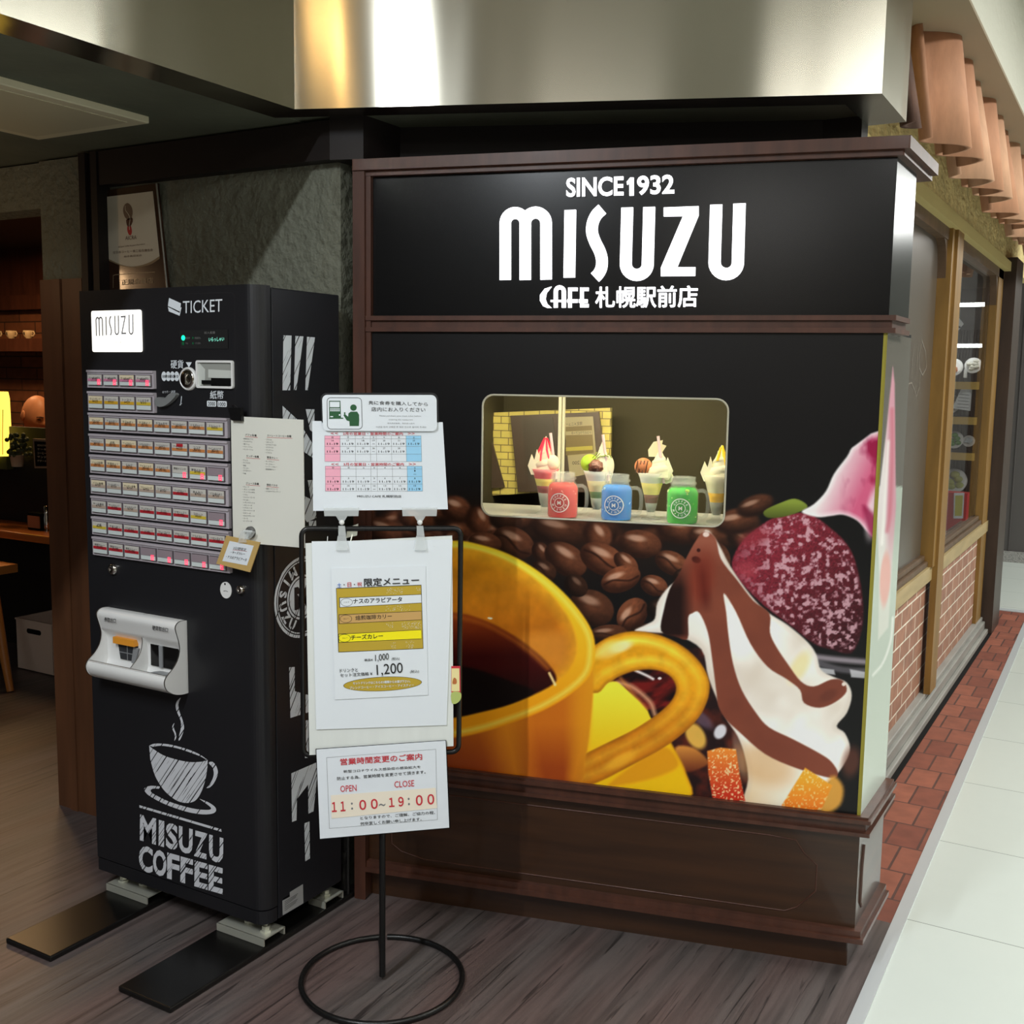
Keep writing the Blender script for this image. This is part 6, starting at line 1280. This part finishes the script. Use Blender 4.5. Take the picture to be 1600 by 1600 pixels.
# ---- display shelves behind the window
DP = Plane((0, 8.2, 0), (1, 0, 0))
ds = thing('display_shelving', 'dark food display shelving behind the corridor window', 'display shelves', (-1.2, 8.4, 0))
b = MB(); b.box(-1.75, -.90, 8.62, 8.66, 0, 2.2); b.box(-1.77, -1.75, 8.2, 8.66, 0, 2.2); b.box(-.92, -.90, 8.2, 8.66, 0, 2.2)
for k in range(40): b.box(-1.75 + .021 * k, -1.742 + .021 * k, 8.60, 8.62, .3, 1.9)
b.build('back_panel', mat('lattice_black', (24, 22, 20), .4), ds)
zs = [DP.at(1505, y)[1] for y in (597, 652, 708)]; za = [DP.at(1510, y)[1] for y in (476, 494, 540)]
for z in zs:
    b = MB(); b.box(-1.75, -.92, 8.22, 8.62, z - .02, z); s_ = b.build('shelf', mat('dark_shelf', (40, 34, 28), .4), ds); b = MB(); b.box(-1.75, -.92, 8.19, 8.22, z - .05, z + .002); b.build('gold_edge', mat('gold_edge', (214, 180, 96), .3, metal=.3), s_)
for z in za[::2]:
    b = MB(); b.box(-1.75, -.92, 8.20, 8.24, z - .012, z + .012); tag(b.build('light_tube', mat('shelf_tube', (255, 255, 250), .5, emit=(235, 240, 236), es=9), ds), 'lit white tube')
b = MB(); b.box(-1.40, -1.05, 8.05, 8.17, .0, DP.at(1480, 766)[1]); tag(b.build('red_stand', mat('red_cloth', (186, 36, 44), .6)), 'red box stand below the food display shelves', 'stand')
b = MB(); P = DP.off(.155); b.plate(P, quad(P, (1490, 770), (1506, 770), (1504, 810), (1489, 810)), 0, .004, 0); b.flat(P, quad(P, (1492, 774), (1504, 774), (1502, 806), (1491, 806)), .005, 1); tag(b.build('framed_picture', [M['white'], mat('yellow_picture', (190, 186, 60), .5)]), 'white framed yellow picture on the red stand', 'picture')
b = MB(); P = DP.off(-.05); b.plate(P, quad(P, (1502, 605), (1518, 606), (1515, 642), (1487, 638)), -.01, 0, 0)
for k in range(5): b.ribbon(P, [P.at(1498 - k, 616 + 5 * k), P.at(1513, 617.5 + 5 * k)], .004, .002, 1)
tag(b.build('price_card', [M['white'], M['ink_grey']]), 'white sloping price card on the middle shelf', 'card')
def plate_food(name, px, py, r, mfood, label, tilt=.35):
    P = DP.off(-.12); u_, v_ = P.at(px, py); t = thing(name, label, 'dish', P.pt(u_, v_, 0)); c = P.pt(u_, v_, 0); ax = np.array([0, -math.cos(tilt), math.sin(tilt)])
    b = MB(); b.lathe([(r * .5, -.004), (r, .010), (r, .014), (r * .6, .004), (0, .004)], c, 24, axis=ax); b.build('dish', M['white_plastic'], t)
    b = MB(); rd = random.Random(px)
    for k in range(7): b.ball(c + ax * .02 + np.array([rd.uniform(-.5, .5) * r, 0, rd.uniform(-.5, .5) * r]), (r * .34, r * .22, r * .26), 0, 10, 6)
    b.build('food', mfood, t)
plate_food('food_dish', 1489, 575, .066, mat('orange_food', (206, 110, 40), .5), 'white dish of orange food on the top shelf, left')
plate_food('food_dish', 1520, 572, .058, mat('pale_food', (226, 224, 210), .5), 'white dish with pale food on the top shelf, right')
plate_food('food_dish', 1484, 632, .07, mat('brown_food', (120, 80, 50), .5), 'white dish left of the sloping price card')
plate_food('food_dish', 1490, 688, .065, mat('green_food', (90, 150, 60), .5), 'dish of green salad on the lowest shelf')
plate_food('food_dish', 1513, 690, .042, mat('blue_white_food', (206, 216, 222), .5), 'pale dish beside the green salad')
plate_food('food_dish', 1490, 752, .09, mat('leafy_food', (170, 176, 90), .5), 'leafy yellow green food on top of the red stand')
b = MB(); P = DP.off(.02); b.plate(P, quad(P, (1494, 492), (1505, 506), (1488, 527), (1487, 500)), 0, .004, 0); b.ribbon(P, [P.at(1491, 508), P.at(1500, 512)], .012, .006, 1); tag(b.build('hanging_sign', [M['white'], M['ink']]), 'white hanging sign near the lit tubes', 'sign')
b = MB(); b.lathe([(.012, 0), (.012, .05), (.006, .07), (.006, .10), (0, .10)], DP.pt(*DP.at(1504, 590), -.10), 12); tag(b.build('small_bottle', M['white_plastic']), 'small white bottle between two dishes', 'bottle')
# ================================================================= CAFE INTERIOR
tb = thing('cafe_counter', 'wooden cafe counter seen through the opening', 'counter', (-5.4, 3.6, 0))
b = MB(); b.box(-7.5, -3.95, 3.36, 3.95, .675, .715); tag(b.build('counter_top', mat('orange_wood_top', (168, 96, 42), .3, noise=((3, 30, 3), .2)), tb, bevel=.01), 'glossy orange wood top')
b = MB(); b.box(-7.4, -4.0, 3.74, 3.9, 0, .675); b.build('counter_body', mat('dark_counter_body', (20, 16, 14), .6), tb)
b = MB(); b.box(-7.2, -4.02, 3.62, 3.66, .716, 1.214); tag(b.build('black_partition', mat('black_partition', (16, 14, 14), .5)), 'black partition standing on the cafe counter', 'partition')
IP = Plane((0, 3.6, 0), (1, 0, 0))
def ipt(x, y, d=0): return IP.pt(*IP.at(x, y), d)
la = thing('table_lamp', 'glowing yellow paper lamp on the partition at the left edge', 'lamp', ipt(2, 740))
b = MB(); b.lathe([(.055, 0), (.060, .10), (.058, .30), (.052, .335)], ipt(0, 712), 20); b.build('lamp_shade', mat('lamp_shade', (255, 214, 90), .6, emit=(255, 214, 80), es=2.0), la)
b = MB(); b.box(*(lambda p: (p[0] - .09, p[0] + .085, p[1] - .02, p[1] + .1))(ipt(0, 730)), ipt(0, 732)[2], ipt(0, 712)[2]); b.build('lamp_base', mat('lamp_base', (70, 76, 40), .5), la)
b = MB()
for k in range(5): b.tube([ipt(2 + 2.6 * k, 640, .062 - .008 * k), ipt(4 + 2 * k, 675, .062 - .008 * k), ipt(2.5 + 2.4 * k, 710, .062 - .008 * k)], .002, 5)
b.build('shade_twigs', M['wood'], la)
pl = thing('potted_plant', 'small leafy plant in a pale pot against the partition', 'plant', ipt(42, 735, .05))
b = MB(); b.lathe([(.028, 0), (.036, .06), (.038, .06), (.030, .05)], ipt(41, 728, .05), 14); b.build('pot', mat('pale_pot', (176, 164, 140), .6), pl)
b = MB(); rd = random.Random(2)
for k in range(60):
    p = ipt(42 + rd.uniform(-13, 13), 693 + rd.uniform(-15, 18), .05 + rd.uniform(-.03, .03)); b.ball(p, (.016, .010, .012), 0, 6, 4)
b.build('leaves', mat('plant_leaves', (62, 70, 40), .6), pl)
b = MB(); b.plate(IP, quad(IP, (59, 685), (84, 686), (85, 731), (62, 731)), .02, .03, 0); b.plate(IP, quad(IP, (62, 689), (84, 690), (84, 728), (64, 728)), .03, .032, 1)
for k in range(5): textpx(b, IP, ('本日のおすすめ', 'ケーキ', 'コーヒー', 'サンド', 'デザート')[k], (67, 697 + 6 * k), (81, 697.6 + 6 * k), (67, 693.5 + 6 * k), .0325, 2)
tag(b.build('framed_menu', [mat('frame_pale', (150, 128, 104), .5), M['black'], M['label_cream']]), 'small framed menu beside the plant on the partition', 'picture frame')
TPn = Plane((0, 3.5, 0), (1, 0, 0))
b = MB(); p = TPn.pt(*TPn.at(62, 796)); b.box(p[0] - .055, p[0] + .045, 3.47, 3.53, .716, .80, 0); b.box(p[0] - .05, p[0] + .04, 3.465, 3.475, .725, .785, 1); tag(b.build('napkin_box', [M['black'], mat('napkin_tan', (176, 112, 76), .6)]), 'black napkin box with a tan front on the counter', 'napkin box')
b = MB(); p = TPn.pt(*TPn.at(73, 800)); b.lathe([(.017, .716), (.019, .73), (.019, .78), (.014, .80), (.016, .835), (0, .838)], (p[0], p[1], 0), 14); tag(b.build('shaker', M['chrome']), 'shiny shaker beside the napkin box', 'shaker')
XP = Plane((0, 3.42, 0), (1, 0, 0))
bx = thing('storage_box', 'pale plastic storage box on the cafe floor', 'box', (-4.78, 3.56, 0))
b = MB(); xa, xb = -4.885, -4.605; ya, yb = 3.42, 3.70; zt = .262
for x0, x1, y0, y1 in ((xa, xb, ya, ya + .006), (xa, xb, yb - .006, yb), (xa, xa + .006, ya, yb), (xb - .006, xb, ya, yb)): b.box(x0, x1, y0, y1, .006, zt)
b.box(xa, xb, ya, yb, .004, .012); b.frame(Plane((0, 0, zt), (1, 0, 0), (0, 1, 0)), xa - .004, xb + .004, ya - .004, yb + .004, .012, -.006, .002)
b.build('box', mat('pale_plastic', (230, 210, 196), .5), bx, bevel=.004)
b = MB(); P = Plane((0, 3.42, 0), (1, 0, 0)); b.plate(P, rrect(-4.80, -4.69, .195, .220, .012), -.001, .001); P = Plane((0, 3.70, 0), (1, 0, 0)); b.plate(P, rrect(-4.80, -4.69, .195, .220, .012), -.001 + .006, .0075); b.build('handle_hole', M['black'], bx)
b = MB(); g0 = TPn.pt(*TPn.at(-10, 860)); b.tube([(-4.545, 3.14, 0.001), (-4.62, 3.16, .20), (-4.69, 3.18, .42), (-4.74, 3.2, .55)], [.020, .026, .028, .026], 4); b.tube([(-5.17, 3.14, .001), (-5.03, 3.2, .55)], .024, 4); b.box(-5.10, -4.71, 3.0, 3.32, .53, .57); b.tube([(-5.17, 2.94, .001), (-5.03, 3.03, .55)], .024, 4); b.tube([(-4.60, 2.94, .001), (-4.76, 3.04, .55)], .024, 4)
tag(b.build('wooden_stool', mat('orange_stool_wood', (186, 120, 58), .45)), 'orange wooden stool, one leg seen before the storage box', 'stool')
# shelf with cups
CPn = Plane((0, 5.12, 0), (1, 0, 0)); zsh = CPn.at(40, 530)[1]
b = MB(); b.box(-9, -6.0, 5.0, 5.3, zsh - .09, zsh); struct('trim_15', b, M['wood'])
cup0 = None
for px_, lab in ((45, 'cream coffee cup at the right end of the cafe shelf'), (18, 'cream coffee cup, middle one on the cafe shelf'), (-6, 'cream coffee cup cut off by the left picture edge')):
    p = CPn.pt(*CPn.at(px_, 520)); p[2] = zsh
    if cup0 is None:
        cup0 = thing('coffee_cup', lab, 'cup', p, 'cream cups on the cafe shelf')
        b = MB(); b.lathe([(.018, 0), (.020, .006), (.034, .022), (.040, .044), (.038, .062), (.036, .062), (.034, .05)], p, 20); b.build('bowl', mat('cream_china', (222, 200, 160), .35), cup0)
        b = MB(); b.tube([p + np.array([x, 0, z]) for x, z in ((.038, .052), (.056, .054), (.064, .040), (.056, .024), (.036, .022))], .005, 8); b.build('handle', bpy.data.materials['cream_china'], cup0)
        b = MB(); b.flat(Plane(p + np.array([0, -.0415, 0]), (1, 0, 0)), [(-.002, .03), (.008, .03), (.008, .05), (-.002, .05)], 0); b.build('print_mark', M['ink'], cup0)
    else: copy_thing(cup0, p, lab)
b = MB(); p = CPn.pt(*CPn.at(67, 512)); b.box(p[0] - .015, p[0] + .015, 5.16, 5.17, zsh, zsh + .165); b.v = [(x + (z - zsh) * -.12, y, z) for x, y, z in b.v]; tag(b.build('leaning_menu', M['paper']), 'thin white menu leaning beside the coffee cups', 'menu')
# ---- person behind the partition (head seen)
HP = Plane((0, 4.25, 0), (1, 0, 0)); hc = HP.pt(*HP.at(57, 648)); 
skin = mat('skin', (196, 134, 98), .5, noise=((30, 30, 30), .06))
pe = thing('person', 'bald person seated behind the partition, head bowed to the right', 'person', (hc[0], 4.25, 0))
bm_v = [(hc[0] - .02, 4.30, .60), (hc[0] - .02, 4.30, .90), (hc[0] - .01, 4.29, 1.10), (hc[0] - .005, 4.27, hc[2] - .16), (hc[0] - .16, 4.30, 1.08), (hc[0] - .22, 4.22, .82), (hc[0] - .10, 4.08, .78), (hc[0] + .15, 4.30, 1.08), (hc[0] + .21, 4.22, .82), (hc[0] + .08, 4.08, .78)]
me = bpy.data.meshes.new('body'); me.from_pydata([(x - hc[0], y - 4.25, z) for x, y, z in bm_v], [(0, 1), (1, 2), (2, 3), (2, 4), (4, 5), (5, 6), (2, 7), (7, 8), (8, 9)], [])
bo = bpy.data.objects.new('shirt', me); COL.objects.link(bo); bo.parent = pe; me.materials.append(mat('dark_red_shirt', (92, 30, 26), .8))
sk_ = bo.modifiers.new('skin', 'SKIN'); 
for v, r_ in zip(me.skin_vertices[0].data, (.14, .14, .12, .05, .06, .05, .04, .06, .05, .04)): v.radius = (r_, r_ * .75)
bo.modifiers.new('s', 'SUBSURF').levels = 2
ca, sa = math.cos(.35), math.sin(.35)
yaw = math.radians(84); rotm = np.array([[math.cos(yaw), -math.sin(yaw), 0], [math.sin(yaw), math.cos(yaw), 0], [0, 0, 1]]) @ np.array([[1, 0, 0], [0, ca, -sa], [0, sa, ca]])
def bump_(d, dirn, w, h):
    dirn = np.array(dirn, float); dirn /= np.linalg.norm(dirn); return h * math.exp(-((1 - float(d @ dirn)) / w) ** 2)
def headf(d):
    f = 1.0
    f *= 1 - .16 * max(0, -d[2]) ** 1.5 * (1 if d[1] < 0 else .5)
    f += bump_(d, (0, -1, -.22), .008, .16) + bump_(d, (0, -1, -.10), .010, .06)            # nose
    f += bump_(d, (.34, -1, .16), .010, .05) + bump_(d, (-.34, -1, .16), .010, .05)          # brow
    f -= bump_(d, (.34, -1, .0), .010, .07) + bump_(d, (-.34, -1, .0), .010, .07)            # eye sockets
    f += bump_(d, (0, -1, -.52), .012, .05) - bump_(d, (0, -1, -.62), .003, .03) + bump_(d, (0, -1, -.95), .02, .06)  # mouth, chin
    f += bump_(d, (.5, -.8, -.35), .03, .03) + bump_(d, (-.5, -.8, -.35), .03, .03)
    return f
b = MB(); b.ball(hc, (.078, .098, .118), 0, 48, 36, fn=headf, rot=rotm)
b.tube([hc + rotm @ np.array([0, .02, -.06]), np.array([hc[0] - .005, 4.28, hc[2] - .19])], [.055, .062], 14)
for s_ in (-1, 1): b.ball(hc + rotm @ np.array([s_ * .078, .012, -.008]), (.010, .020, .032), 0, 12, 8, rot=rotm)
b.build('head', skin, pe)
b = MB()
for s_ in (-1, 1): b.ball(hc + rotm @ np.array([s_ * .030, -.083, .004]), (.013, .010, .006), 0, 10, 6, rot=rotm); b.tube([hc + rotm @ np.array([s_ * .015, -.099, .021]), hc + rotm @ np.array([s_ * .033, -.096, .024]), hc + rotm @ np.array([s_ * .05, -.083, .018])], .0035, 6)
b.tube([hc + rotm @ np.array([x, -.094 - .004 * (1 - abs(x) / .022), -.058]) for x in (-.022, -.008, .008, .022)], .0028, 6)
b.build('face_features', mat('face_dark', (70, 40, 30), .6), pe)
